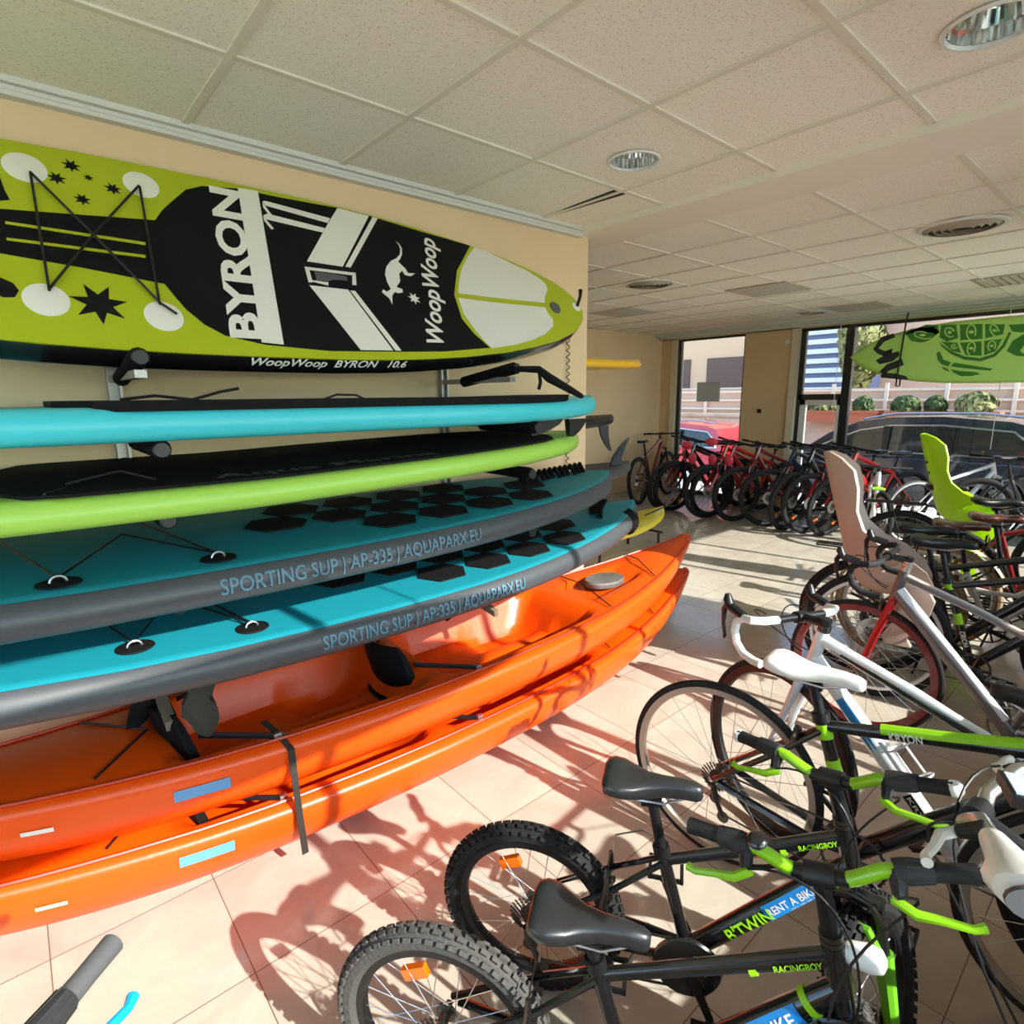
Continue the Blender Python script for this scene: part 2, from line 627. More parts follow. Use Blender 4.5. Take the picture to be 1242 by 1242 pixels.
M_DVENT = mat('vent shadow gap', srgb(105, 98, 86), .8)
M_GVENT = mat('vent grey paint', srgb(178, 168, 150), .5)
downlight(769, 195, .097, 'mirrored round downlight in the ceiling near the rack wall corner')
downlight(1205, 30, .105, 'mirrored round downlight cut by the top right frame edge')
vent(1167, 274, 'large round ceiling diffuser nearest the camera in the far ceiling', r=.2)
vent(787, 344, 'round ceiling diffuser above the yellow board', r=.2)
vent(985, 378, 'small round diffuser next to a square vent near the window wall', r=.15)
vent(932, 351, 'square ceiling vent in the middle of the far ceiling', False)
vent(757, 379, 'square ceiling vent close to the rack wall end', False)
vent(1040, 372, 'square ceiling vent beside a small round diffuser near the windows', False)
vent(1235, 338, 'square ceiling vent above the hanging green board', False)
# ================================================================ OUTSIDE
ZG = -.4
M_ROAD = mat('street paving', srgb(228, 220, 206), .85, noise=(3, srgb(210, 202, 188), .3, .7))
M_CONC = mat('concrete wall', srgb(205, 180, 158), .85, noise=(2.5, srgb(180, 150, 125), .3, .7))
struct(MB().box((XB - 20, -25, ZG - .1), (45, 40, ZG)), 'street', M_ROAD)
struct(MB().box((XB, RY - 1.6, ZG), (WX + 1.6, RY - .12, -.02)).box((WX + .18, RY - 1.6, ZG), (WX + 1.5, FY + 3, -.02)), 'pavement', M_ROAD)
g = MB().box((15, -10, ZG), (15.3, 24, 1.1))
for k in range(18): g.box((14.97, -10 + k * 1.9, ZG), (15.0, -8.45 + k * 1.9, .98))
g.box((14.93, -10, 1.04), (15.34, 24, 1.12))
struct(g, 'wall_garden', M_CONC)
# slatted fence on the garden wall
M_FEN = mat('pale pink fence', srgb(232, 205, 185), .7)
g = MB()
for k in (): g.box((15.42, -8 + k * 1.15, 1.1), (15.48, -7.93 + k * 1.15, 1.86))
f_ = empty('garden_fence', (15.45, 6, 1.1), 0, 'pale horizontal railing along the top of the garden wall outside', 'fence')
g2 = MB()
for z in (1.22, 1.45, 1.68): g2.box((15.44, -8, z), (15.47, 24, z + .05))


def child(mb, name, m, parent, smooth=False):
    o = mb.build(name, m, parent, smooth)
    o.matrix_parent_inverse = parent.matrix_basis.inverted()
    return o


for k in range(28): child(MB().box((15.42, -8 + k * 1.15, 1.1), (15.48, -7.93 + k * 1.15, 1.86)), 'post', M_FEN, f_)
child(g2, 'rail', M_FEN, f_)
g3 = MB().box((15.52, -8, 1.1), (15.56, 24, 1.75))
child(g3, 'infill', mat('beige fence infill', srgb(205, 170, 145), .8), f_)
# buildings across the street
M_B1 = mat('sandy facade', srgb(226, 184, 148), .8)
M_B2 = mat('pink facade', srgb(222, 178, 150), .8)
M_SHUT = mat('brown shutter', srgb(110, 82, 72), .7)


def house(name, label, x, y0, y1, z1, m, wins, rails=()):
    t = empty(name, (x, (y0 + y1) / 2, ZG), 0, label, 'building')
    child(MB().box((x, y0, ZG), (x + 5, y1, z1)), 'facade', m, t)
    for (a, b, c, d) in wins:
        o = child(MB().box((x - .05, a, c), (x + .02, b, d)), 'shutter', M_SHUT, t)
        sl_ = MB()
        k = c
        while k < d:
            sl_.box((x - .06, a, k), (x - .045, b, k + .02))
            k += .09
        o2 = sl_.build('slats', M_SHUT, o, False)
    if rails:
        for (a, b, z) in rails: child(MB().box((x - .6, a, z), (x - .56, b, z + .05)), 'balcony_rail', M_FEN, t)
    return t


def yz(px, py, x):
    p = on(px, py, x=x)
    return p.y, p.z


a0, az = yz(905, 432, 19)
a1, az2 = yz(857, 468, 19)
b0, bz = yz(905, 430, 19)
house('house', 'sandy building with dark brown shutter seen through the narrow window', 19, yz(925, 430, 19)[0], yz(790, 430, 19)[0], 6.5, M_B1,
      [(a0 - 1, a1, az2 - .1, az), (yz(838, 440, 19)[0], yz(830, 440, 19)[0], az2 - .1, az)],
      [(a0 - 1, a1 + 3, yz(880, y, 18.4)[1]) for y in (472, 482, 491)])
house('house', 'pink rendered building standing behind the hanging green board and fence', 20.5, -12, yz(1060, 430, 20.5)[0], 6.5, M_B2, [(yz(1230, 430, 20.5)[0], yz(1190, 430, 20.5)[0], 2.2, 3.4)])
# white louvred building
lv = empty('louvred_building', (18, 9, ZG), 0, 'building with white horizontal louvres seen left of the window mullion', 'building')
l0, lz0 = yz(1030, 478, 18)
l1, lz1 = yz(975, 470, 18)
child(MB().box((18.2, l0, ZG), (20.3, l1 + .8, 5.2)), 'facade', mat('blue grey facade', srgb(120, 128, 160), .7), lv)
g = MB()
z = lz0 - .2
while z < 5:
    g.box((18.0, l0, z), (18.2, l1 + .8, z + .13))
    z += .27
child(g, 'louvres', mat('white louvre', srgb(235, 235, 240), .6), lv)
# planters, shrubs and trees
M_TERR = mat('terracotta', srgb(178, 98, 66), .8)
M_LEAF = mat('shrub leaves', srgb(86, 104, 42), .7, noise=(6, srgb(50, 66, 26), .4, .6))
M_LEAF2 = mat('olive leaves', srgb(140, 138, 84), .7, noise=(6, srgb(92, 96, 52), .4, .6))


def bush(mb, c, r, n, seed, ls=.09, sc=(1, 1, 1)):
    rnd = random.Random(seed)
    for k in range(n):
        d = V((rnd.gauss(0, 1), rnd.gauss(0, 1), rnd.gauss(0, 1))).normalized()
        p = V((d.x * sc[0], d.y * sc[1], d.z * sc[2])) * r * (.55 + .45 * rnd.random()) + V(c)
        a = V((rnd.gauss(0, 1), rnd.gauss(0, 1), rnd.gauss(0, 1))).normalized()
        b_ = a.cross(d)
        if b_.length < .1: continue
        b_.normalize()
        a = d.cross(b_).normalized()
        s_ = ls * (.6 + .8 * rnd.random())
        mb.add([p - a * s_, p + b_ * s_ * .5 + d * s_ * .3, p + a * s_, p - b_ * s_ * .5 - d * s_ * .2], [(0, 1, 2, 3)])


def planter(px, py, wd, rr, label, m=M_LEAF, seed=1, sc=(1, 1, 1), box=True):
    c = on(px, py, x=14.75)
    t = empty('planter', (14.75, c.y, 1.0), 0, label, 'planter')
    if box:
        child(MB().box((14.55, c.y - wd / 2, .98), (14.92, c.y + wd / 2, 1.22)).box((14.52, c.y - wd / 2 - .03, 1.19), (14.95, c.y + wd / 2 + .03, 1.25)), 'pot', M_TERR, t)
    mb = MB()
    bush(mb, (14.75, c.y, 1.22 + rr * .6 * sc[2]), rr, 700, seed, .07, sc)
    child(mb, 'foliage', m, t)
    child(MB().tube([(14.75, c.y, 1.0), (14.75, c.y, 1.3)], .03), 'stem', M_BRN, t)


planter(1047, 495, .7, .22, 'terracotta planter with a small bright shrub right of the window mullion', M_LEAF, 3)
planter(1098, 495, .6, .28, 'dense round green bush on the garden wall above the car bonnet', M_LEAF, 4, (1, 1, .8))
planter(1135, 492, .4, .20, 'smaller round green bush right of the dense one', M_LEAF, 5, (1, 1, 1.1))
planter(1184, 492, .8, .36, 'terracotta planter with an olive green spreading shrub', M_LEAF2, 6, (1, 1, .75))
planter(1000, 487, .8, .28, 'reddish shrub in a planter below the white louvres', M_LEAF2, 7, (1, 1.4, .7))
tr = empty('tree', (17, 5.2, ZG), 0, 'green tree standing behind the fence right of the louvred building', 'tree')
mb = MB()
tc_ = on(1046, 420, x=17)
bush(mb, (17, tc_.y, tc_.z + .2), 1.0, 2600, 11, .12, (1, .45, 1.3))
child(mb, 'foliage', M_LEAF2, tr)
child(MB().tube([(17, tc_.y, ZG), (17, tc_.y, 2.2)], .09), 'trunk', M_BRN, tr)

# ---------------------------------------------------------------- cars


def car(name, label, x, yr, yf, m, hs=1.0):
    """side faces -x; rear at yr, front at yf (nose towards +y)"""
    t = empty(name, (x + .9, (yr + yf) / 2, ZG), 0, label, 'car')
    L = yf - yr
    W = 1.85

    def P(u, z): return yr + u * L, ZG + z * hs
    low = [(0.0, .45), (.0, .72), (.02, .95), (.06, 1.0), (.3, 1.02), (.6, 1.0), (.75, .98), (.92, .88), (.99, .72), (1.0, .4), (.95, .25), (.05, .25)]
    m1 = MB()
    rings = []
    for q, ins in ((0, .10), (.04, .03), (.12, 0), (W - .12, 0), (W - .04, .03), (W, .10)):
        rings.append([(x + q, P(.5 + (u - .5) * (1 - ins * .12), z)[0], P(u, .62 + (z - .62) * (1 - ins * .8))[1]) for u, z in low])
    m1.loft(rings)
    child(m1, 'body', m, t, True)
    roof = [(.015, 1.0), (.03, 1.3), (.06, 1.52), (.12, 1.60), (.3, 1.66), (.45, 1.64), (.56, 1.56), (.66, 1.35), (.76, 1.0)]
    n = len(roof)
    m2 = MB()
    rings = []
    for q, ins in ((.20, .0), (.30, .04), (W - .30, .04), (W - .20, 0)):
        rings.append([(x + q - (.12 if q < W / 2 else -.12) * (1 - (z - 1) / .66), P(u, z + (ins * .4 if z > 1.3 else 0))[0], P(u, z + (ins * .4 if z > 1.3 else 0))[1]) for u, z in roof])
    m2.loft(rings)
    rf = child(m2, 'cabin', m, t, True)
    # side windows
    win = [(.05, 1.08), (.07, 1.3), (.11, 1.46), (.3, 1.53), (.45, 1.51), (.55, 1.42), (.63, 1.26), (.70, 1.08)]

    def side(q, u, z, off):
        yy, zz = P(u, z)
        return (x + .20 - .12 * (1 - (z - 1) / .66) - off, yy, zz)
    mm = MB().prism([side(0, u, z, .012) for u, z in win], (.01, 0, 0))
    child(mm, 'side_window', mat('car glass', (.015, .02, .018), .08, coat=.5), t)
    mm = MB().tube([side(0, u, z, .014) for u, z in win] + [side(0, win[0][0], win[0][1], .014)], .014, 6)
    child(mm, 'window_trim', M_MET, t, True)
    for u in (.27, .46):
        child(MB().box((x + .05, P(u, 0)[0] - .04, P(u, 1.06)[1]), (x + .085, P(u, 0)[0] + .04, P(u, 1.5)[1])), 'pillar', M_BLK, t)
    mm = MB().tube([(x + .28, *P(.08, 1.66)), (x + .28, *P(.2, 1.72)), (x + .28, *P(.45, 1.70)), (x + .28, *P(.55, 1.60))], .018, 6)
    child(mm, 'roof_rail', M_MET, t, True)
    for u in (.19, .81):
        yy, zz = P(u, .34)
        T = Matrix.Translation((x + .02, yy, zz))
        wh = child(MB().lathe([(.2, -.02), (.3, -.02), (.34, 0), (.34, .2), (.2, .2)], 28, 'x', T=T), 'wheel', M_RUB, t, True)
        MB().lathe([(0, -.03), (.2, -.01), (.22, .0)], 20, 'x', T=T).build('hub_cap', M_ALU, wh, True)
    child(MB().box((x + .02, P(-.005, 0)[0], P(0, .8)[1]), (x + .35, P(.02, 0)[0], P(0, .98)[1])), 'tail_light', mat('red lamp', srgb(190, 20, 20), .2, coat=.6), t)
    child(MB().box((x - .02, P(.7, 0)[0], P(0, 1.02)[1]), (x + .08, P(.74, 0)[0], P(0, 1.14)[1])), 'mirror', m, t)
    return t


car('car', 'dark blue grey estate car parked outside the big window', 10.9, 1.15, 5.75, mat('dark car paint', srgb(40, 46, 58), .2, .3, coat=1), 1.0)
car('car', 'red car parked outside the narrow window', 11.2, 6.3, 10.4, mat('red car paint', srgb(200, 20, 40), .25, coat=1), .86)
# notice stuck on the narrow window
q0, q1 = on(845, 487, x=WX + .05), on(874, 463, x=WX + .05)
n_ = MB().box((WX + .04, min(q0.y, q1.y), q0.z), (WX + .05, max(q0.y, q1.y), q1.z)).build('window_notice', mat('grey notice film', srgb(196, 204, 210), .5), None, False, 'grey rectangular notice stuck on the narrow window', 'notice')
# ================================================================ THE BOARD RACK
M_LIME = mat('lime board skin', srgb(170, 182, 12), .42, coat=.15)
M_TURQ = mat('turquoise board skin', srgb(60, 195, 208), .45, coat=.1)
M_PGRN = mat('pale green board skin', srgb(160, 205, 80), .45, coat=.1)
M_TEAL = mat('teal deck foam', srgb(8, 128, 143), .6)
M_CHAR = mat('charcoal board rail', srgb(63, 66, 71), .5, coat=.1)
M_PAD = mat('black deck foam', (.005, .005, .005), .8, spec=.18)
M_OFFW = mat('off white print', srgb(228, 226, 214), .5)
M_BTXT = mat('blue grey print', srgb(80, 120, 140), .5)
M_PADW = mat('off white tail foam', srgb(222, 220, 208), .7, bump=(220, .25))

# ---- board leaning on its edge, deck towards the room
B1O = V((0, 2.13, 1.76))
B1V = V((0, .42, .72)).normalized()
B1N = V((1, 0, 0)).cross(B1V)


def b1(px, py, off=0.0):
    d = ray(px, py)
    o = V((0, 0, HC))
    return o + d * ((B1O - o).dot(B1N) / d.dot(B1N)) + B1N * off


def b1l(x, v, off=0.0): return B1O + V((x, 0, 0)) + B1V * v + B1N * off


TH1 = .11
hwp = [(-.78, 0), (-.775, .03), (-.74, .10), (-.62, .19), (-.4, .29), (-.1, .36), (.2, .388), (.6, .398), (1.0, .398), (1.3, .39), (1.6, .362), (1.85, .328), (2.05, .288), (2.25, .235), (2.4, .175), (2.48, .125), (2.525, .075), (2.545, .03), (2.548, 0)]


def interp(tab, x):
    for (a, b), (c, d) in zip(tab, tab[1:]):
        if a <= x <= c:
            t = (x - a) / (c - a) if c > a else 0
            return b + (d - b) * t
    return tab[-1][1] if x > tab[-1][0] else tab[0][1]


B1C = .415
rb = empty('paddle_board', (.9, 2.13, 1.7), 0, 'lime and black paddle board standing on its edge at the top of the rack', 'paddle board')


def wchild(mb, name, m, parent, smooth=True, **k):
    """mesh given in world coordinates under a moved Empty"""
    o = mb.build(name, m, parent, smooth, **k)
    o.matrix_parent_inverse = parent.matrix_basis.inverted()
    return o


xs = [-.78, -.775, -.76, -.74, -.7, -.62, -.5, -.4, -.25, -.1, .1, .3, .5, .75, 1.0, 1.2, 1.4, 1.6, 1.75, 1.85, 1.95, 2.05, 2.15, 2.25, 2.33, 2.4, 2.45, 2.49, 2.515, 2.535, 2.545, 2.548]
prof = [(1, 0)]
mbd, mbr = MB(), MB()
deck = []
rings = []
for x in xs:
    h = max(interp(hwp, x), .004)
    r = min(TH1 / 2, h * .6)
    k = h / .4
    ri = []
    # deck edge -> round the top rail -> back -> bottom rail -> deck edge
    for a in range(-90, 91, 15):
        ri.append(b1l(x, B1C + h - r * .55 + r * .55 * math.cos(math.radians(a)), -TH1 / 2 - TH1 / 2 * math.sin(math.radians(a)) * -1))
    for a in range(-90, 91, 15):
        ri.append(b1l(x, B1C - h + r * .55 - r * .55 * math.cos(math.radians(a)), -TH1 / 2 + TH1 / 2 * math.sin(math.radians(-a)) * 1))
    rings.append(ri)
mbr.loft(rings)
body = wchild(mbr, 'hull', M_BLKG, rb)
dk = [b1l(x, B1C + max(interp(hwp, x) - .012, 0), .0012) for x in xs] + [b1l(x, B1C - max(interp(hwp, x) - .012, 0), .0012) for x in reversed(xs)]
wchild(MB().prism(dk, -B1N * .006), 'deck_skin', M_LIME, rb, False)


def b1poly(pts, off=.002, mb=None): return (mb or MB()).prism([b1(px, py, off) for px, py in pts], -B1N * .001)


topin = [(245, 226), (286.6, 229), (340, 240), (409, 252.5), (447, 262), (510, 281), (570, 298.2)]
pad = [(-40, 248), (0, 253.7), (188, 267.5), (196, 256), (206, 246.6), (225, 230.5)] + topin + [(553.9, 328.8), (550.7, 357.8), (560, 386.8), (574, 404), (594, 422), (540, 426.5), (486, 427), (400, 426), (322, 418.5), (273.7, 407.6), (248, 394), (225.4, 375.4), (212, 360), (199.7, 344.8), (100, 325), (3, 308), (-40, 300)]
wchild(b1poly(pad), 'deck_pad', M_PAD, rb, False)
m = MB()
for a, b in (((6.4, 270.8), (176.5, 296.5)), ((8, 290.7), (176.5, 312))):
    b1poly([(a[0], a[1] - 1.6), (b[0], b[1] - 1.8), (b[0], b[1] + 1.6), (a[0], a[1] + 1.6)], .0035, m)
wchild(m, 'stem_stripes', M_LIME, rb, False)
m = MB()
b1poly([(288.2, 228.6), (312.4, 232.5), (344, 418.5), (317.2, 415.7)], .0035, m)
b1poly([(318, 245), (322, 244.5), (400, 265.5), (397, 271), (322, 250)], .0035, m)
b1poly([(319, 252), (318, 246), (330, 262), (327, 263)], .0035, m)
b1poly([(319, 262), (324, 260), (394, 277.5), (391, 282.5), (322, 266.5)], .0035, m)
b1poly([(320, 268), (319, 263), (332, 278), (329, 279)], .0035, m)
b1poly([(409, 253), (447, 262.6), (415.4, 324), (372, 317.5), (399, 269)], .0035, m)
b1poly([(451.5, 263.8), (457.8, 265.5), (425, 325), (418.5, 324)], .0035, m)
b1poly([(375, 346.5), (421.9, 352), (476.6, 425.6), (437.3, 425)], .0035, m)
b1poly([(424.5, 353), (430.5, 353.5), (486.5, 425.8), (479.5, 425.7)], .0035, m)
for q in ([(369, 324), (430, 331.5), (431, 335), (371, 327.5)], [(369, 324), (374, 325), (379, 343), (374, 343)], [(374, 341), (379, 340.5), (398, 343), (398, 347)], [(427, 331), (431, 331.5), (432, 346.5), (427, 346)]): b1poly(q, .0035, m)
wchild(m, 'white_graphics', M_OFFW, rb, False, label='off white stripes and chevron on the black pad')
m = MB()
b1poly([(381, 330), (404, 333), (420, 336), (421, 341), (404, 340), (394, 343), (384, 341)], .004, m)
wchild(m, 'carry_handle', M_GRYP, rb, False)


def dir1(a, b):
    p, q = b1(*a), b1(*b)
    return (q - p), (q - p).length


# big letters, reading upwards
p0_ = b1(318, 415, .0038)
d_, L_ = dir1((318, 415), (290, 236))
ex_ = V((-.02, 0, 0)) + B1V
wchild(lettering('BYRON', lambda u, v: b1l(0, 0, .0040) + V((b1(317.5, 410).x - .004 - v + .012 * 0, 0, 0)) * 1 + B1V * ((b1(317.5, 408) - B1O).dot(B1V) + u) if False else V((b1(316, 410).x + (b1(289, 236).x - b1(316, 410).x) * (u / L_) - v, 0, 0)) + B1O + B1V * ((b1(316, 412) - B1O).dot(B1V) + u) + B1N * .0038 - V((B1O.x, 0, 0)), (b1(289, 233) - b1(316, 412)).dot(B1V), .098, .035),
       'lettering', M_OFFW, rb, False)
u0_ = (b1(519, 416) - B1O).dot(B1V)
u1_ = (b1(512, 288) - B1O).dot(B1V)
xa_, xb_ = b1(537, 416).x, b1(526, 290).x
wchild(lettering('WoopWoop', lambda u, v: V((xa_ + (xb_ - xa_) * (u / (u1_ - u0_)) - v, 0, 0)) + B1O + B1V * (u0_ + u) + B1N * .0038, u1_ - u0_, .085, .022, .35),
       'lettering', M_OFFW, rb, False)


def star(mb, cx, cy, r, n=7, off=.0028, rot=.2):
    c = b1(cx, cy, off)
    s_ = (b1(cx, cy - r) - b1(cx, cy)).length
    pts = []
    for k in range(2 * n):
        rr = s_ if k % 2 == 0 else s_ * .45
        pts.append(c + V((1, 0, 0)) * rr * math.cos(PI * k / n + rot) + B1V * rr * math.sin(PI * k / n + rot))
    mb.prism(pts, -B1N * .001)


for q in ((120.8, 369, 24), (86.3, 201.5, 7.5), (68.6, 216.7, 7.5), (107, 216, 4), (136.9, 229.5, 7), (99.8, 242.4, 7)):
    m = MB()
    star(m, *q)
    wchild(m, 'star_print', M_PAD, rb, False)
m = MB()
b1poly([(-20, 212), (0, 216), (6, 232), (12, 243), (-2, 244), (-20, 244)], .0028, m)
b1poly([(-20, 328), (0, 337), (16, 344), (23, 353), (18, 361), (4, 361), (-20, 350)], .0028, m)
wchild(m, 'black_graphics', M_PAD, rb, False)
m = MB()
star(m, 502, 362.5, 6.5, off=.0038)


def cz(x, y): return (380 + x / 3.105, 200 + y / 3.105)


kang = [(297, 527), (284, 503), (257, 481), (262, 471), (276, 480), (291, 470), (276, 440), (269, 412), (274, 385), (290, 364), (311, 354), (325, 338), (326, 318), (320, 302), (309, 290), (321, 298), (332, 316), (333, 338), (326, 356), (318, 366), (333, 381), (345, 392), (355, 409), (382, 411), (366, 421), (345, 417), (333, 400), (322, 412), (326, 440), (312, 462), (334, 470), (336, 482), (318, 485), (306, 480), (296, 494)]
b1poly([cz(*q) for q in kang], .0038, m)
wchild(m, 'kangaroo_print', M_OFFW, rb, False)
# tail pads, valve, rings
m = MB()
b1poly([cz(*q) for q in ((605, 312), (650, 326), (700, 350), (800, 398), (850, 428), (874, 448), (882, 470), (872, 494), (870, 520), (700, 503), (546, 484), (547, 450), (556, 400), (575, 355))], .0022, m)
b1poly([cz(*q) for q in ((546, 502), (700, 521), (872, 537), (884, 562), (902, 582), (903, 608), (875, 636), (830, 658), (760, 678), (672, 691), (640, 660), (600, 610), (565, 560))], .0022, m)
wchild(m, 'tail_pad', M_PADW, rb, False)
fr1 = Matrix.Translation


def disc1(px, py, r, name, m, hgt=.006, par=None, squash=1):
    c = b1(px, py)
    T = Matrix((tuple((1, 0, 0)) + (c.x,), (0, B1V.y, B1N.y, c.y), (0, B1V.z, B1N.z, c.z), (0, 0, 0, 1)))
    T = Matrix(((1, 0, 0, c.x), (0, B1V.y, B1N.y, c.y), (0, B1V.z, B1N.z, c.z), (0, 0, 0, 1)))
    o = wchild(MB().lathe([(r, 0), (r, hgt * .6), (r * .92, hgt), (0, hgt)], 32, 'z', T=T), name, m, rb)
    return o, T


o, T = disc1(673, 373.5, .036, 'air_valve', M_GRYP, .007)
MB().lathe([(0, .009), (.02, .009), (.022, .006)], 20, 'z', T=o.matrix_parent_inverse @ T if False else T)
for (px, py, r) in ((30, 203.8, .056), (171.3, 224.7, .054), (56.4, 364, .056), (199, 384, .056), (699, 372, .030)):
    o, T = disc1(px, py, r, 'ring_patch', M_OFFW, .004)
    mr = MB()
    rr = .02 if r > .05 else .012
    mr.tube([T @ V((rr * math.cos(a), -.012 + rr * math.sin(a), .008)) for a in [2 * PI * k / 14 for k in range(15)]], .0032, 6)
    q = mr.build('ring', M_DMET, o)
    q.matrix_parent_inverse = rb.matrix_basis.inverted()
    if True:
        q.parent = rb
m = MB()
for a, b in (((37, 213), (60, 356)), ((37, 213), (113, 288)), ((113, 288), (196, 373)), ((60, 354), (113, 288)), ((113, 288), (168, 229)), ((169, 230), (193, 372)), ((196, 372), (214, 384))):
    m.tube([b1(*a, .014), b1(*b, .014)], .0042, 6)
wchild(m, 'bungee_cord', M_BLK, rb)
wchild(MB().tube([b1(699, 372, .01), b1(701, 362, .02), b1(700, 356, .03)], [.008, .009, .012], 8), 'leash_plug', M_BLK, rb)
# white print on the black lower rail
xs_, xe_ = b1(262, 438).x, b1(515, 448).x


def railpt1(u, v):
    x = xs_ + u
    h = interp(hwp, x)
    a = math.radians(-38 - v / (TH1 / 2) * 57.3 * .8)
    r = min(TH1 / 2, h * .6)
    return b1l(x, B1C - h + r * .55 - (r * .55 + .002) * math.cos(a), -TH1 / 2 + (TH1 / 2 + .002) * math.sin(-a) * -1 * -1)


def railpt1(u, v):
    x = xs_ + u
    h = interp(hwp, x)
    a = math.radians(20 + v * 900)
    r = min(TH1 / 2, h * .6) * .55
    return b1l(x, B1C - h + r - (r + .002) * math.cos(a), -TH1 / 2 + (TH1 / 2 + .0015) * math.sin(a))


wchild(lettering('WoopWoop  BYRON   10.6', lambda u, v: railpt1(.12 + u, v), .62, .040, .02, .3), 'lettering', M_OFFW, rb, False)


# ---- boards lying flat on the arms
def sup(name, label, x0, x1, yc, z0, th, hw, mrail, mdeck, rock, roll=0.0, yaw=0.0, nose=2.2, tail=3.5, slope=0.0):
    """lies along x from tail x0 to nose x1; returns root and a surface function"""
    L = x1 - x0
    root = empty(name, ((x0 + x1) / 2, yc, z0), 0, label, 'paddle board')

    def half(t):
        if t < .5: return hw * (1 - (1 - t * 2) ** tail) ** .62
        return hw * (1 - (t * 2 - 1) ** nose) ** .62

    def frame(t):
        x = x0 + L * t
        z = z0 + rock(x)
        return x, yc + yaw * (x - (x0 + x1) / 2), z + slope * (x - (x0 + x1) / 2)

    def surf(t, side, a, off=0.0):
        """a in degrees: 90 = deck edge, 0 = rail middle, -90 = underneath"""
        x, y, z = frame(t)
        h = max(half(t), .003)
        r = min(th / 2, h)
        yy = side * (h - r + (r + off) * math.cos(math.radians(a)))
        zz = th / 2 + (th / 2 + off) * math.sin(math.radians(a))
        return V((x, y + yy, z + zz + roll * yy))

    def deck(x, yy, off=.002):
        t = (x - x0) / L
        X, y, z = frame(t)
        return V((X, y + yy, z + th + roll * yy + off))
    ts = [0, .002, .006, .015, .03, .05, .08, .12, .17, .23, .3, .37, .44, .5, .56, .62, .68, .74, .79, .83, .87, .905, .935, .955, .972, .984, .992, .997, 1]
    m = MB()
    rings, dl, dr = [], [], []
    for t in ts:
        ri = [surf(t, 1, a) for a in range(-90, 91, 15)] + [surf(t, -1, a) for a in range(90, -91, -15)]
        rings.append(ri)
    m.loft(rings)
    wchild(m, 'hull', mrail, root)
    m = MB()
    vs = []
    angs = (60, 66, 72, 78, 84, 90)
    n = 2 * len(angs)
    tt = ts[1:-1]
    for t in tt: vs += [surf(t, 1, a, .0022) for a in angs] + [surf(t, -1, a, .0022) for a in reversed(angs)]
    fs = [(i * n + k, i * n + k + 1, (i + 1) * n + k + 1, (i + 1) * n + k) for i in range(len(tt) - 1) for k in range(n - 1)]
    m.add(vs, fs)
    if mdeck: wchild(m, 'deck', mdeck, root)
    return root, half, surf, deck, L


# turquoise board
r2, h2, s2, d2, L2 = sup('paddle_board', 'turquoise paddle board with a black deck, directly below the lime one', -.8, 2.47, 2.2, 1.528, .095, .385, M_TURQ, None, lambda x: .03 * max(0, (x - 1.6)) ** 2, nose=3.2)


def padmesh(deck, half, x0, x1, xa, xb, L, inset=.03, cut=.12, off=.002, nx=26, pt=.008):
    """foam sheet following the deck outline, shaped ends"""
    up, dn = [], []
    for k in range(nx + 1):
        x = xa + (xb - xa) * k / nx
        t = (x - x0) / L
        h = max(half(t) - inset, .01)
        e = min(1, (k / nx) * (xb - xa) / cut) if k < nx / 2 else min(1, (1 - k / nx) * (xb - xa) / cut)
        h *= .55 + .45 * math.sin(e * PI / 2)
        up.append(deck(x, h, off))
        dn.append(deck(x, -h, off))
    m = MB()
    n = len(up)
    vs = up + dn
    m.add(vs, [(i, n + i, n + i + 1, i + 1) for i in range(n - 1)])
    th_ = V((0, 0, pt))
    vs2 = [v + th_ for v in vs]
    m.add(vs2, [(i, i + 1, n + i + 1, n + i) for i in range(n - 1)])
    m.add(dn + [v + th_ for v in dn], [(i, i + 1, n + i + 1, n + i) for i in range(n - 1)])
    m.add(up + [v + th_ for v in up], [(i, n + i, n + i + 1, i + 1) for i in range(n - 1)])
    m.add([up[0], dn[0], dn[0] + th_, up[0] + th_], [(0, 1, 2, 3)])
    m.add([up[-1], dn[-1], dn[-1] + th_, up[-1] + th_], [(3, 2, 1, 0)])
    return m


wchild(padmesh(d2, h2, -.8, 2.47, .10, 2.10, L2, .006, off=-.012, pt=.030), 'deck_pad', M_PAD, r2, False)
m = MB().tube([d2(.25, -.25, .02), d2(.33, -.28, .03), d2(.42, -.3, .018), d2(.5, -.28, .04), d2(.55, -.3, .05)], .005, 6)
m.tube([d2(.8, -.3, .01), d2(.86, -.3, .03), d2(.93, -.3, .028), d2(.97, -.3, .01)], .004, 6)
wchild(m, 'bungee_cord', M_BLK, r2)
# pale green board
r3, h3, s3, d3, L3 = sup('paddle_board', 'pale green paddle board with a black deck below the turquoise one', -.9, 2.34, 2.2, 1.322, .088, .39, M_PGRN, None, lambda x: .045 * (x - .6) / 1.7 if x > .6 else .0, nose=3.0, roll=.03)
wchild(padmesh(d3, h3, -.9, 2.34, -.07, 2.02, L3, .01), 'deck_pad', M_PAD, r3, False)
wchild(lettering('Aqua Marina', lambda u, v: d3(.45 + u, -.33 + v, .0115), .8, .075, .02), 'lettering', mat('dark grey print', srgb(70, 70, 68), .5), r3, False)
wchild(MB().tube([d3(.1, -.26, .02), d3(.22, -.3, .05), d3(.3, -.31, .02)], .004, 6).tube([d3(.1, -.26, .01), d3(.05, -.35, .012)], .004, 6), 'bungee_cord', M_BLK, r3)


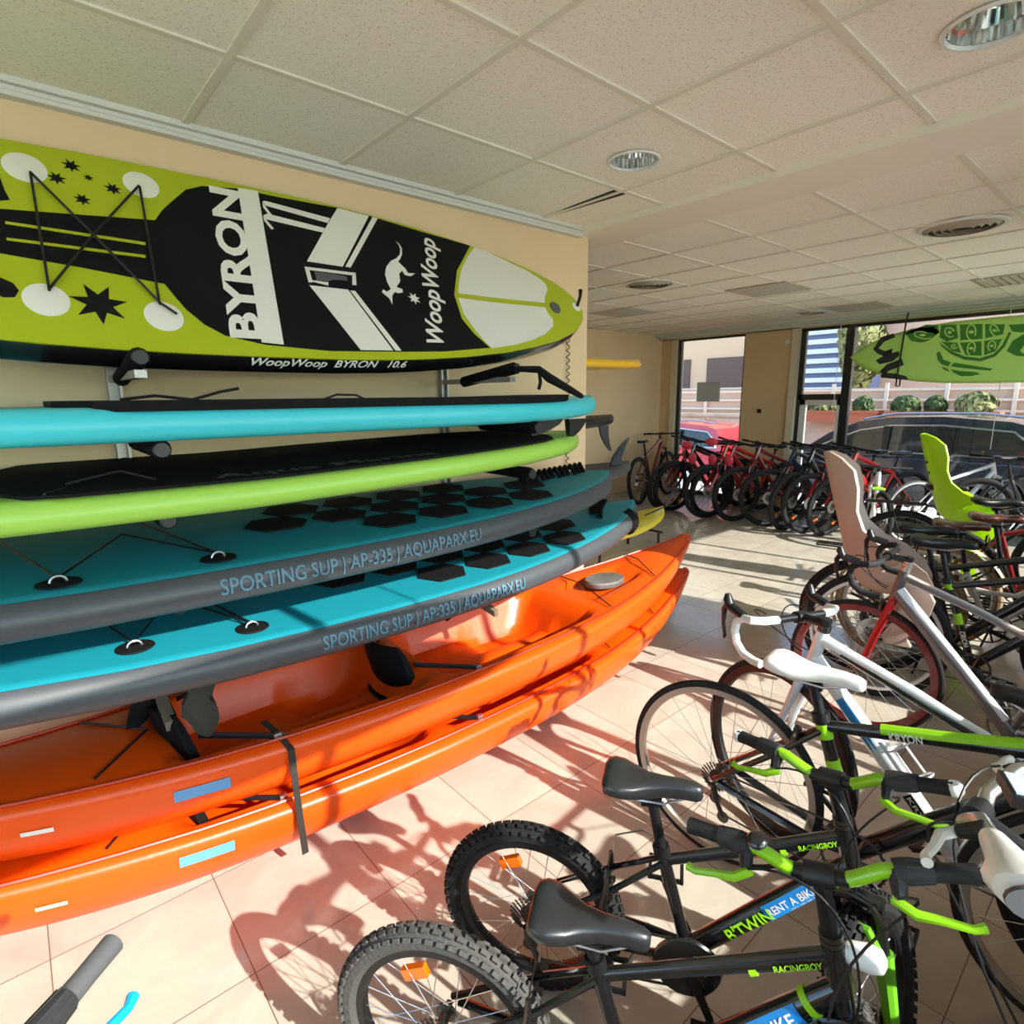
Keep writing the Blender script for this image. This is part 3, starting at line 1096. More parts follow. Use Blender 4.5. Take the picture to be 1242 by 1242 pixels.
# two teal and charcoal boards
def teal(label, x0, x1, yc, z0, rock, xt, dx, roll, hx0):
    r, h, s_, d, L = sup('paddle_board', label, x0, x1, yc, z0, .115, .40, M_CHAR, M_TEAL, rock, nose=2.4, roll=roll)
    # hexagon foam patches
    m = MB()
    k = 0
    x = hx0
    while x < x1 - .42:
        for row in (-1, 0, 1):
            cx = x + (.125 if row else 0)
            cy = row * .185 + .01
            hx, hy = .115, .088
            pts = [(-hx, 0), (-hx * .55, hy), (hx * .55, hy), (hx, 0), (hx * .55, -hy), (-hx * .55, -hy)]
            if abs(cy) + hy > h((cx - x0) / L) - .06 or (row == -1 and k == 0): continue
            m.prism([d(cx + a, cy + b, .0035) for a, b in pts], (0, 0, .006))
        x += .25
        k += 1
    wchild(m, 'hexagon_pads', M_PAD, r, False)
    for (cx, cy) in dx:
        cc = d(cx, cy, .004)
        o = wchild(MB().lathe([(.052, 0), (.05, .004), (0, .005)], 26, 'z', T=Matrix.Translation(cc)), 'ring_patch', M_PAD, r)
        wchild(MB().tube([cc + V((.018 * math.cos(a), 0, .004 + .016 * abs(math.sin(a)))) for a in [PI * q / 8 for q in range(9)]], .0035, 6), 'ring', M_ALU, r)
    m = MB()
    for (a, b) in zip(dx, dx[1:]):
        m.tube([d(a[0], a[1], .02), d((a[0] + b[0]) / 2, .1, .02), d(b[0], b[1], .02)], .004, 6)
    for (cx, cy) in dx: m.tube([d(cx, cy, .02), d(cx - .12, .22, .02)], .004, 6)
    wchild(m, 'bungee_cord', M_BLK, r)
    t0 = (xt[0] - x0) / L
    t1 = (xt[1] - x0) / L
    wchild(lettering('SPORTING SUP | AP-335 | AQUAPARX.EU', lambda u, v: s_(t0 + u / L, -1, v / .0575 * 57.3 - 14, .0042), xt[1] - xt[0], .044, .012), 'lettering', M_BTXT, r, False)
    return r, h, s_, d, L


r4, h4, s4, d4, L4 = teal('teal decked charcoal paddle board, fourth board down the rack', -.95, 2.62, 2.18, 1.058, lambda x: .028 * ((x - .9) / 1.7) ** 2 * (1.5 if x > .9 else 1), (.41, 1.38), [(.05, -.28), (.44, -.285)], .06, .72)
r5, h5, s5, d5, L5 = teal('teal decked charcoal paddle board at the bottom of the rack, in the sun', -1.0, 2.87, 2.18, .795, lambda x: .10 * abs((x - 1.15) / 1.7) ** 2.2, (.70, 1.62), [(.20, -.24), (.52, -.27)], .06, .95)
wchild(MB().tube([s5(.945, -1, a, .004) for a in range(80, -91, -10)], .02, 4, flat=2.2), 'rail_band', M_PAD, r5)
m = MB()
for k in range(10): m.tube([d5(2.45 + .02 * k, -.1 + .018 * k, .01), d5(2.50 + .02 * k, -.05 + .012 * k, .028), d5(2.47 + .02 * k, .0 + .02 * k, .012)], .008, 6)
wchild(m, 'leash_loop', M_PAD, r5)
m = MB()
for k in range(12): m.tube([d4(2.0 + .04 * k, .02 + .006 * (k % 3), .012), d4(2.02 + .04 * k, .08, .045), d4(2.04 + .04 * k, .12, .012)], .013, 6)
wchild(m, 'coiled_leash', M_PAD, r4)

# fins under boards and strap at the turquoise board
M_FIN = mat('black fin plastic', (.015, .015, .017), .3)


def fin(mb, base, d, h, chord, rake, thick=.012):
    pts = []
    base, d = V(base), V(d).normalized()
    x = V((1, 0, 0))
    for t, w in ((0, 1), (.35, .82), (.7, .55), (.92, .28), (1, .08)):
        pts.append((t, w))
    up = [base + d * h * t + x * (rake * t * t - chord * w / 2) for t, w in pts]
    dn = [base + d * h * t + x * (rake * t * t + chord * w / 2) for t, w in reversed(pts)]
    mb.prism(up + dn, V((0, thick, 0)))


m = MB()
fin(m, (1.95, 1.99, 1.53), (0, 0, -1), .07, .2, -.1)
fin(m, (2.12, 1.96, 1.53), (0, .1, -1), .085, .13, -.03, .03)
wchild(m, 'fins', M_FIN, r2)
m = MB().tube([V((1.72, 1.98, 1.76)), V((1.80, 1.9, 1.755)), V((1.84, 1.88, 1.72)), V((1.95, 1.86, 1.67)), V((2.05, 1.88, 1.64))], [.012, .016, .02, .016, .012], 8, flat=1.4)
m.tube([V((1.80, 1.9, 1.755)), V((1.79, 1.88, 1.70)), V((1.78, 1.88, 1.67))], .008, 6)
m.build('strap_end', M_PAD, None, True, 'black webbing strap looping from the lime board down to the turquoise one', 'strap')

# ---- the rack itself
M_CHAN = mat('galvanised channel', srgb(165, 165, 160), .4, .6)


def rack(x, label, levels, first):
    t = empty('board_rack', (x, 2.59, .1), 0, label, 'rack', 'wall racks carrying the boards')
    wchild(MB().box((x - .022, 2.565, .25), (x - .012, 2.6, 1.95)).box((x + .012, 2.565, .25), (x + .022, 2.6, 1.95)).box((x - .02, 2.59, .25), (x + .02, 2.6, 1.95)), 'upright', M_CHAN, t, False)
    for (z, yo, dr) in levels:
        a = wchild(MB().box((x - .016, yo + .03, z - .025), (x + .016, 2.57, z - .002)), 'arm', M_CHAN, t, False)
        wchild(MB().tube([(x, yo, z - .018 + dr), (x, yo + .02, z - .016 + dr), (x, yo + .4, z - .016)], [.02, .028, .026], 12), 'foam_sleeve', M_PAD, t)
        wchild(MB().lathe([(0, -.004), (.02, -.004), (.024, .0)], 14, 'y', T=Matrix.Translation((x, yo, z - .018 + dr))), 'end_cap', M_BLK, t)
    return t


RL = [(1.73, 2.0, .05), (1.522, 1.86, .0), (1.315, 1.9, 0), (1.05, 1.9, 0), (.79, 1.95, 0)]
rack(.32, 'galvanised wall upright with padded arms, left of the two racks', RL, True)
rack(1.76, 'galvanised wall upright with padded arms, near the wall corner', RL, False)
# bare metal arms that stick out over the kayaks
for k, (p, q, z) in enumerate((((195, 845), (208, 880), .63), ((570, 722), (602, 744), .63))):
    a = on(*p, z=.66)
    b = on(*q, z=.60)
    dd_ = (b - a).normalized()
    sd = dd_.cross(V((0, 0, 1))).normalized()
    m = MB().prism([a - sd * .016 + V((0, 0, .015)), a + sd * .016 + V((0, 0, .015)), a + sd * .016 - V((0, 0, .015)), a - sd * .016 - V((0, 0, .015))], b - a)
    e = V((a.x - .02, 2.585, a.z + .05))
    m.tube([a, e], .018, 6)
    m.build('rack_arm', mat('raw steel bar', srgb(150, 135, 115), .45, .5), None, False, ('bare steel arm tip over the kayak cockpit, right of the seat back', 'bare steel arm tip hanging over the kayak at the left')[1 - k], 'bracket')
    m = MB().tube([a + V((-.02, .05, .1)), a + V((-.03, .04, 0)), a + V((-.07, .05, -.08)), a + V((-.1, .07, -.13))], [.04, .045, .03, .008], 8, flat=.4)
    m.build('strap', M_PAD, None, True, ('black foam strap hanging inside the kayak cockpit', 'black foam strap behind the left steel arm tip')[1 - k], 'strap')
a = on(238, 812, y=1.93)
rings = []
for k, (dz, w_, sx) in enumerate(((0, .05, 0), (-.04, .045, .01), (-.07, .035, .005), (-.1, .045, -.01), (-.14, .05, .0), (-.18, .035, .012), (-.21, .03, .01), (-.235, .008, .012))):
    rings.append([(a.x + sx + w_ * (1 + .25 * math.sin(3.1 * q + k)) * math.cos(2 * PI * q / 10), a.y + w_ * .5 * math.sin(2 * PI * q / 10), a.z + dz) for q in range(10)])
MB().loft(rings).build('cloth', mat('dark olive cloth', srgb(48, 46, 36), .85), None, True, 'crumpled dark cloth hanging below the bottom board over the kayak', 'cloth')
# coiled cable on the wall end
cp, cq = on(691, 405, y=2.57), on(689, 572, y=2.57)
pts = []
n = 210
for k in range(n + 1):
    t = k / n
    a_ = t * 2 * PI * 21
    pts.append(V((cp.x + .012 * math.cos(a_), 2.582 + .008 * math.sin(a_), cp.z + (cq.z - cp.z) * t)))
MB().tube(pts, .003, 5).build('coiled_cable', M_BLK, None, True, 'black coiled cable hanging on the beige wall end', 'cable')
# ================================================================ KAYAKS
M_ORG = mat('orange moulded plastic', srgb(238, 82, 3), .36, sss=.25, bump=(60, .06))
M_ORD = mat('orange plastic grip', srgb(190, 50, 10), .4)
M_HATCH = mat('grey hatch lid', srgb(120, 112, 108), .6, noise=(8, srgb(92, 86, 84), .35, .65))


def kayak(label, xc, yc, z0, L, hw, tip):
    t_ = empty('kayak', (xc, yc, z0), 0, label, 'kayak', 'orange kayaks stacked under the board rack')
    N = 72

    def w(s_): return max(hw * (1 - abs(s_) ** (2.3 if s_ > 0 else 1.75)) ** .95, .0) + .03

    def yo(s_): return yc - .07 * s_ * abs(s_) * (1 if s_ > 0 else -1.4)

    def zt(s_): return z0 + .27 + tip * abs(s_) ** 3.2

    def zb(s_): return z0 + .012 + (tip + .17) * abs(s_) ** 4.2 + .04 * s_ * s_

    def depth(s_, q):
        """q = -1..1 across the deck"""
        d = 0.0

        def sm(e0, e1, v):
            v = max(0, min(1, (v - e0) / (e1 - e0)))
            return v * v * (3 - 2 * v)
        # two cockpits and a middle bulkhead
        for a, b, dd in ((-.50, -.06, .15), (-.02, .44, .16)):
            m_ = sm(a, a + .05, s_) * (1 - sm(b - .05, b, s_)) * (1 - sm(.62, .80, abs(q)))
            d = max(d, m_ * dd)
        # foot wells
        for a, b in ((-.28, -.1), (.18, .40)):
            m_ = sm(a, a + .04, s_) * (1 - sm(b - .04, b, s_)) * sm(.12, .2, abs(q)) * (1 - sm(.56, .66, abs(q)))
            d += m_ * .045
        d += .035 * sm(.5, .53, s_) * (1 - sm(.70, .73, s_)) * (1 - sm(.35, .5, abs(q)))
        return d
    m = MB()
    K = 22
    rings = []
    for i in range(N + 1):
        s_ = -1 + 2 * i / N
        x = xc + s_ * L / 2
        W, T, B = w(s_), zt(s_), zb(s_)
        hgt = T - B
        ri = []
        # hull, from far gunwale under to the near one
        hull = [(1.0, .93), (1.012, .86), (.985, .74), (.985, .64), (.90, .40), (.75, .20), (.58, .08), (.42, .03), (.28, .04), (.14, .02), (0, 0)]
        for a, b in hull: ri.append(V((x, yo(s_) + a * W, B + b * hgt)))
        for a, b in reversed(hull[:-1]): ri.append(V((x, yo(s_) - a * W, B + b * hgt)))
        for k in range(K + 1):
            q = -1 + 2 * k / K
            cr = .02 * (1 - q * q) * (1 if abs(s_) > .52 else .2)
            e = .965 - 0
            ri.append(V((x, yo(s_) + q * W * e, T + cr - depth(s_, q) * min(1, hgt / .2) - (.006 if abs(q) > .95 else 0))))
        rings.append(ri)
    m.loft(rings)
    body = wchild(m, 'hull', M_ORG, t_, angle=50)

    def dk(s_, q, off=0.0):
        return V((xc + s_ * L / 2, yo(s_) + q * w(s_) * .965, zt(s_) + .02 * (1 - q * q) * (1 if abs(s_) > .52 else .2) + off))

    def sd(s_, b, off=.003):
        hull = [(1.0, .93), (1.012, .86), (.985, .74), (.985, .64), (.90, .40), (.75, .20)]
        hull = sorted((bb, aa) for aa, bb in hull)
        a = interp(hull, b)
        return V((xc + s_ * L / 2, yo(s_) - a * w(s_) - off, zb(s_) + b * (zt(s_) - zb(s_))))
    # hatch lid
    c = dk(.615, 0, -.012)
    o = wchild(MB().lathe([(.10, -.01), (.104, .012), (.098, .022), (.06, .026), (0, .026)], 36, 'z', T=Matrix.Translation(c) @ Matrix.Diagonal((1.35, .95, 1, 1))), 'hatch_lid', M_HATCH, t_)
    # end handles
    for e in (-1, 1):
        p = dk(e * .985, 0, 0)
        wchild(MB().tube([p + V((-.03 * e, -.03, -.02)), p + V((.0, -.036, -.01)), p + V((.018 * e, 0, -.015)), p + V((0, .036, -.01)), p + V((-.03 * e, .03, -.02))], .013, 8), 'end_grip', M_ORD, t_)
    # cockpit back rests
    for s_ in (-.46, -.06):
        rg = []
        for k in range(9):
            a = -1 + 2 * k / 8
            rg.append((a * .19, -.05 * (1 - a * a)))
        m = MB()
        rings = []
        for hh, tk, sc in ((.0, .02, .8), (.05, .03, 1), (.13, .03, 1), (.2, .025, .9), (.235, .012, .7)):
            c = V((xc + s_ * L / 2 - .05 * hh / .2, yc, zt(s_) - .13 + hh))
            rings.append([c + V((b - tk / 2, a * sc, 0)) for a, b in rg] + [c + V((b + tk / 2, a * sc, 0)) for a, b in reversed(rg)])
        m.loft(rings)
        o = wchild(m, 'back_rest', M_PAD, t_)
        for e in (-1, 1):
            wchild(MB().tube([V((xc + s_ * L / 2, yc + e * .16, zt(s_) + .02)), dk(s_ + .09, e * .86, .012), dk(s_ + .1, e * .88, .0)], .011, 6, flat=.4), 'strap', M_BLK, t_)
            wchild(MB().box((-.012, -.008, 0), (.012, .008, .02), T=Matrix.Translation(dk(s_ + .1, e * .88, .0))), 'buckle', M_ALU, t_, False)
    # raised rim line and bungee
    m = MB()
    for e in (-1, 1):
        m.tube([dk(-.97 + 1.94 * k / 40, e * .93, .004) for k in range(41)], .006, 6)
    wchild(m, 'rim_line', M_ORD, t_)
    m = MB()
    for a, b in ((.49, .56), (.72, .80)):
        m.tube([dk(a, -.85, .01), dk((a + b) / 2, 0, .03), dk(b, .85, .01)], .004, 6)
    m.tube([dk(-.6, -.8, .008), dk(-.52, 0, .02), dk(-.6, .8, .008)], .004, 6)
    wchild(m, 'deck_cord', M_BLK, t_)
    return t_, dk, sd, zt, w


M_STK = mat('blue rental sticker', srgb(95, 155, 205), .4)
KX, KL, KY = 1.30, 4.14, 2.18
for k, (z0, lab) in enumerate(((.0, 'lower orange kayak lying on the floor tiles'), (.235, 'upper orange kayak with open cockpits, on top of another'))):
    kt, kdk, ksd, kzt, kw = kayak(lab, KX, KY, z0, KL, .375, .20)
    # blue sticker and white info plate on the near side
    for (pa, wd, hg, b0, nm, mt, tx) in ((.235 if k else .225, .155, .042, .62 if k else .66, 'sticker', M_STK, 'RENT A BIKE'), (-.12, .07, .016, .62 if k else .6, 'info_plate', M_OFFW, None)):
        s0 = (pa - KX) / KL * 2
        s1 = s0 + wd / KL * 2
        nn = 8
        hh = hg / .27

        def fn(u, v, s0=s0, b0=b0): return ksd(s0 + u / KL * 2, b0 + v / .27)
        m = MB()
        vs = [ksd(s0 + (s1 - s0) * i / nn, b0 + hh * j, .003) for j in (0, 1) for i in range(nn + 1)]
        m.add(vs, [(i, i + 1, nn + 2 + i, nn + 1 + i) for i in range(nn)])
        o = wchild(m, nm, mt, kt, False)
        if tx:
            m = lettering(tx, lambda u, v, s0=s0, b0=b0: ksd(s0 + (u + .012) / KL * 2, b0 + (v + .012) / .27, .0065), wd - .03, .02, .02)
            o2 = m.build('lettering', M_WTXT, o, False)
            o2.matrix_parent_inverse = o.matrix_parent_inverse
            o2.matrix_parent_inverse = kt.matrix_basis.inverted()
            o2.parent = kt
# tie-down strap over both hulls
k1 = ksd((.575 - KX) / KL * 2, .93, .012)
pts = [ksd((.56 - KX) / KL * 2, .99, .0) + V((-.02, .14, .03)), ksd((.56 - KX) / KL * 2, .99, .0) + V((0, .05, .015)), k1, k1 + V((0, -.012, -.12)), k1 + V((.005, -.012, -.26)), k1 + V((.01, -.012, -.36)), k1 + V((.012, -.012, -.40))]
m = MB()
for a, b in zip(pts, pts[1:]):
    m.prism([a + V((-.011, 0, 0)), a + V((.011, 0, 0)), a + V((.011, .004, .001)), a + V((-.011, .004, .001))], b - a)
m.prism([pts[1] + V((-.01, 0, 0)), pts[1] + V((.01, 0, 0)), pts[1] + V((.01, 0, .004)), pts[1] + V((-.01, 0, .004))], V((.07, -.02, -.03)))
m.build('tie_strap', mat('black webbing', srgb(42, 36, 32), .7), None, False, 'long black strap hanging over the side of both orange kayaks', 'strap')
# ================================================================ BICYCLES
def RotA(p, axis, ang):
    return Matrix.Translation(p) @ Matrix.Rotation(ang, 4, V(axis)) @ Matrix.Translation(-V(p))


def wheel(T, R, tw, tyre, parent, knob=False, rim=M_BLK, tyre_m=M_RUB, spokes=28, rimh=.018, rim_txt=None, refl=False, wall=None, detail=2, disc=False):
    """wheel in its own xz plane, axle along y"""
    w_ = empty('wheel')
    w_.parent = parent
    r0 = R - tw / 2
    n = 10
    prof = [(r0 + tw / 2 * math.cos(2 * PI * k / n), tw / 2 * math.sin(2 * PI * k / n) * .98) for k in range(n)]
    m = MB(T)
    seg = 64 if detail > 1 else 36
    mis = None
    mats = [tyre_m]
    if wall:
        mats = [tyre_m, wall]
        mis = [1 if k in (2, 3, 6, 7) else 0 for k in range(n)]
    m.lathe(prof, seg, 'y', closed=True, mis=mis)
    if knob:
        K = 58
        for k in range(K):
            for row, (oy, hh) in enumerate(((-.42, .0), (-.14, .5), (.14, .0), (.42, .5))):
                a = 2 * PI * (k + hh) / K
                rr = r0 + math.sqrt(max(.0001, (tw / 2) ** 2 - (oy * tw) ** 2))
                TT = Matrix.Rotation(-a, 4, 'Y') @ Matrix.Translation((rr, oy * tw, 0)) @ Matrix.Rotation(math.asin(max(-1, min(1, oy * 2))) * .9, 4, 'Z')
                m.box((-.002, -tw * .095, -.008), (.006, tw * .095, .008), T=TT)
    m.build('tyre', mats, w_, True)
    ri = R - tw - rimh
    m = MB(T)
    rw = min(tw * .42, .014)
    m.lathe([(R - tw + .004, -rw), (R - tw + .004, rw), (ri + .004, rw * .95), (ri, 0), (ri + .004, -rw * .95)], seg, 'y', closed=True)
    m.build('rim', rim, w_, True)
    if spokes:
        m = MB(T)
        for k in range(spokes):
            sg = 1 if k % 2 else -1
            a = 2 * PI * k / spokes
            tw_ = (.55 if (k // 2) % 2 else -.55)
            p = V((.022 * math.cos(a + tw_ * 2.2), sg * .026, .022 * math.sin(a + tw_ * 2.2)))
            q = V(((ri + .002) * math.cos(a), sg * .002, (ri + .002) * math.sin(a)))
            m.tube([p, q], .0011 if detail > 1 else .0016, 4, cap=False)
        m.build('spokes', M_SPK if detail > 1 else M_DMET, w_, False)
    m = MB(T)
    m.lathe([(.0, -.05), (.008, -.05), (.008, -.034), (.024, -.030), (.024, -.024), (.013, -.018), (.013, .018), (.024, .024), (.024, .030), (.008, .034), (.008, .05), (0, .05)], 16, 'y')
    m.build('hub', M_DMET, w_, True)
    if refl:
        a = refl
        rr = ri - .045
        TT = T @ Matrix.Rotation(-a, 4, 'Y') @ Matrix.Translation((rr, 0, 0))
        MB(TT).box((-.014, -.008, -.03), (.014, .008, .03)).build('reflector', M_ORR, w_, False)
    if disc:
        m = MB(T)
        m.lathe([(.045, .036), (.08, .036), (.08, .038), (.045, .038)], 28, 'y', closed=True)
        for k in range(5):
            a = 2 * PI * k / 5
            m.tube([(.015 * math.cos(a), .037, .015 * math.sin(a)), (.05 * math.cos(a + .4), .037, .05 * math.sin(a + .4))], .004, 4)
        m.build('brake_disc', M_MET, w_, False)
    return w_


def saddle(x, z, parent, m, L=.26, W=.072, nose=.018, tilt=0, thick=.035, rails=True):
    T = Matrix.Translation((x, 0, z)) @ Matrix.Rotation(-tilt, 4, 'Y')
    mb = MB(T)
    rings = []
    for t, w_, dz, th in ((0, .72, -.004, .4), (.03, .9, .002, .8), (.10, 1.0, .006, 1), (.2, .98, .004, 1.05), (.32, .80, -.002, 1), (.45, .52, -.004, .95), (.6, .36, -.002, .85), (.8, .29, 0, .8), (.94, .25, -.004, .75), (.985, .19, -.009, .5), (1, .08, -.014, .25)):
        xx = -L * .5 + L * t
        hw = W * w_
        th_ = thick * th
        ri = []
        for k in range(9):
            a = PI * k / 8
            ri.append((xx, hw * math.cos(a), dz + .012 * math.sin(a) * (1.3 if t > .4 else (1 - .5 * math.exp(-((math.cos(a)) / .25) ** 2)))))
        ri += [(xx, -hw * 1.0, dz - th_ * .6), (xx, -hw * .72, dz - th_), (xx, 0, dz - th_ * .75), (xx, hw * .72, dz - th_), (xx, hw, dz - th_ * .6)]
        rings.append(ri)
    mb.loft(rings)
    s_ = mb.build('saddle', m, parent, True, angle=60)
    if rails:
        r_ = MB(T)
        for e in (-1, 1):
            r_.tube([(-L * .42, e * .03, -.02), (-L * .25, e * .022, -.045), (L * .12, e * .020, -.045), (L * .38, e * .008, -.022)], .0035, 6)
        r_.build('rails', M_MET, s_, True)
    return s_


def bike(name, label, rear, hd, P, steer=0.0, lean=0.0, group=None, cat='bicycle'):
    root = empty(name, (rear[0], rear[1], 0), hd, label, cat, group)
    root.rotation_mode = 'XYZ'
    root.rotation_euler = (math.radians(-lean), 0, hd)
    D = P.get('detail', 2)
    R = P['R']
    tw = P['tw']
    wb = P['wb']
    bb, sj, sp, ht, hb = [V((a[0], 0, a[1])) for a in (P['bb'], P['sj'], P['sp'], P['ht'], P['hb'])]
    RA = V((0, 0, R))
    FA = V((wb, 0, R))
    fm = P.get('frame_m', M_BLKG)
    rt, rd, rs = P.get('rt', .016), P.get('rd', .02), P.get('rs', .015)
    seg = 14 if D > 1 else 8
    # ---- frame
    m = MB()
    tj = ht + (hb - ht) * .22
    dj = ht + (hb - ht) * .75
    fl = P.get('flat', 1.0)
    top = P.get('top_pts') or [sj + (bb - sj).normalized() * .02, (sj + tj) / 2 + V((0, 0, P.get('sag', 0))), tj]
    m.tube([V(p) if not isinstance(p, V) else p for p in top], [rt * .85, rt, rt * 1.15] if len(top) == 3 else rt, seg, flat=fl)
    m.tube([bb, bb.lerp(dj, .5) + V((0, 0, P.get('dsag', 0))), dj], [rd, rd * 1.1, rd * .95], seg, flat=fl)
    m.tube([bb, sj, sj + (sp - sj).normalized() * .02], rs, seg)
    m.tube([ht, hb], rs * 1.3, seg)
    for e in (-1, 1):
        m.tube([bb + V((-.01, e * .02, 0)), bb + V((-.10, e * .036, .0)) if D > 1 else bb + V((-.1, e * .036, 0)), RA + V((.02, e * .058, 0))], rs * .62, 8)
        m.tube([sj.lerp(bb, .08) + V((-.005, e * .012, 0)), sj.lerp(bb, .08).lerp(RA, .35) + V((0, e * .04, 0)), RA + V((.005, e * .058, .01))], rs * .5, 8)
    m.tube([bb + V((0, -.035, 0)), bb + V((0, .035, 0))], .021, 12)
    fr = m.build('frame', fm, root, True)
    # coloured bands and print on the frame
    for (a, b, t0, t1, rr, mt, nm) in P.get('bands', []):
        pa, pb = {'top': (top[0], top[-1]), 'down': (bb, dj), 'seat': (bb, sj)}[a if isinstance(a, str) else 'top']
        pa, pb = V(pa), V(pb)
        q = pa.lerp(pb, .5)
        if b: q = q + V((0, 0, b))

        def bez(t): return pa.lerp(q, t * 2) if t < .5 else q.lerp(pb, t * 2 - 1)
        mb = MB()
        if rr < 0:      # only the upper / side stripe
            r_ = -rr
            off = V((0, 0, r_ * .55))
            mb.tube([bez(t0) + off, bez((t0 + t1) / 2) + off, bez(t1) + off], r_ * .75, 10, flat=1.02)
        else:
            mb.tube([bez(t0), bez((t0 + t1) / 2), bez(t1)], rr, 14, flat=1.0 if a == 'seat' else fl)
        mb.build(nm, mt, fr, True)
    for (a, t0, hgt, txt, mt, side, r_) in P.get('print', []):
        pa, pb = {'top': (V(top[0]), V(top[-1])), 'down': (bb, dj), 'seat': (bb, sj)}[a]
        e = (pb - pa).normalized()
        if a == 'seat': ex, s0 = -e, pa.lerp(pb, t0)
        else: ex, s0 = e, pa.lerp(pb, t0)
        up = V((0, side, 0)).cross(ex) * -1
        if up.z < 0 and a != 'seat': up = -up
        nrm = V((0, side, 0))
        ex_ = ex if side < 0 else -ex      # read left to right from that side
        upv = V((0, side, 0)).cross(ex_)
        lw = hgt * len(txt) * .72

        def fn(u, v, s0=s0, ex_=ex_, upv=upv, r_=r_, side=side, hgt=hgt):
            w_ = v - hgt / 2
            dy = math.sqrt(max(r_ * r_ * fl * fl - (w_ * fl) ** 2, (r_ * .4) ** 2)) + .0022
            return s0 + ex_ * (u - lw / 2) + upv * w_ + V((0, side * dy, 0))
        lettering(txt, fn, lw, hgt, .02).build('lettering', mt, fr, False)
    for (a, t0, wd, hg, mt, side, r_, txt) in P.get('stickers', []):
        pa, pb = {'top': (V(top[0]), V(top[-1])), 'down': (bb, dj), 'seat': (bb, sj)}[a]
        ex = (pb - pa).normalized()
        s0 = pa.lerp(pb, t0)
        ex_ = ex if side < 0 else -ex
        upv = V((0, side, 0)).cross(ex_)

        def fn2(u, w_, off=.001, s0=s0, ex_=ex_, upv=upv, r_=r_, side=side):
            an = w_ / r_
            return s0 + ex_ * u + upv * ((r_ + off) * math.sin(an)) + V((0, side * (r_ + off) * math.cos(an) * fl, 0))
        mb = MB()
        vs = [fn2(wd * (i - .5), hg * (j / 6 - .5)) for i in (0, 1) for j in range(7)]
        mb.add(vs, [(j, j + 1, 8 + j, 7 + j) for j in range(6)])
        st = mb.build('sticker', mt, fr, True)
        if txt:
            mb = lettering(txt, lambda u, v: fn2(u - wd * .45, v - hg * .12, .002), wd * .88, hg * .40, .02)
            lettering('971 38 38 85', lambda u, v: fn2(u - wd * .1, v - hg * .38, .002), wd * .5, hg * .14, .0, mb=mb)
            mb.build('lettering', M_WTXT, fr, False)
    # ---- seat post and saddle
    MB().tube([sj, sp], P.get('post_r', .0135), 12).tube([sj - (sp - sj).normalized() * .005, sj + (sp - sj).normalized() * .022], rs * 1.35, 12).tube([sp + V((-.025, 0, -.008)), sp + V((.025, 0, -.002))], .014, 8).build('seat_post', P.get('post_m', M_BLK), root)
    sz = sp.z + .052
    saddle(sp.x + P.get('soff', .0), sz, root, P.get('saddle_m', M_BLK), P.get('sL', .26), P.get('sW', .072), tilt=math.radians(P.get('stilt', 0)), rails=D > 1)
    # ---- rear wheel and drive
    Tr = Matrix.Translation(RA)
    wheel(Tr, R, tw, None, root, P.get('knob', False), P.get('rim_m', M_BLK), P.get('tyre_m', M_RUB), P.get('spokes', 28), P.get('rimh', .016), detail=D, wall=P.get('wall'), refl=P.get('refl', 0), disc=P.get('disc', False))
    cs = P.get('drive_side', -1)
    y0 = cs * .045
    if D > 1:
        m = MB()
        for k in range(6):
            rr = .022 + .0055 * k
            m.lathe([(rr, y0 + cs * (-.006 - .0038 * k) + cs * .012), (rr, y0 + cs * (-.008 - .0038 * k) + cs * .012)], 18, 'y', T=Tr)
            for q in range(14 + 2 * k):
                a = 2 * PI * q / (14 + 2 * k)
                m.box((rr - .004, y0 + cs * (.004 - .0038 * k) - .0008, -.0022), (rr + .004, y0 + cs * (.004 - .0038 * k) + .0008, .0022), T=Tr @ Matrix.Rotation(a, 4, 'Y'))
        m.build('cassette', M_DMET, root)
        dc = RA + V((.012, y0 + cs * .012, -.06))
        m = MB().tube([RA + V((.0, y0 + cs * .012, -.01)), dc], [.010, .014], 8).tube([dc, dc + V((.03, 0, -.06))], .008, 8)
        for c_, rr in ((dc, .020), (dc + V((.03, 0, -.06)), .020)):
            m.lathe([(0, -.004), (rr, -.003), (rr, .003), (0, .004)], 12, 'y', T=Matrix.Translation(c_))
        m.build('derailleur', M_DMET, root)
    cr = P.get('ring', .075)
    Tb = Matrix.Translation(bb + V((0, y0, 0)))
    m = MB()
    m.lathe([(cr - .008, -.002), (cr, -.001), (cr, .001), (cr - .008, .002)], 36, 'y', T=Tb, closed=True)
    if D > 1:
        for q in range(36): m.box((cr - .002, -.001, -.002), (cr + .003, .001, .002), T=Tb @ Matrix.Rotation(2 * PI * q / 36, 4, 'Y'))
    for q in range(5):
        a = 2 * PI * q / 5
        m.tube([(0, 0, 0), ((cr - .006) * math.cos(a), 0, (cr - .006) * math.sin(a))], .006, 6, T=Tb)
    m.build('chainring', M_DMET, root)
    if P.get('guard'):
        g_ = MB().lathe([(.0, -.006), (cr + .01, -.006), (cr + .014, -.001), (cr + .014, .003), (cr + .008, .0)], 40, 'y', T=Tb @ Matrix.Translation((0, cs * .008 + (.003 if cs < 0 else 0), 0))).build('chain_guard', M_BLKG, root)
        gm = MB()
        for q in range(8):
            a = 2 * PI * q / 8 + .2
            gm.tube([(.012 * math.cos(a) + .03, cs * .0135, .012 * math.sin(a) + .02), (.03 * math.cos(a + .3) + .03, cs * .0135, .03 * math.sin(a + .3) + .02)], .0016, 4, T=Tb)
        gm.build('spider_print', M_GTXT, g_, False)
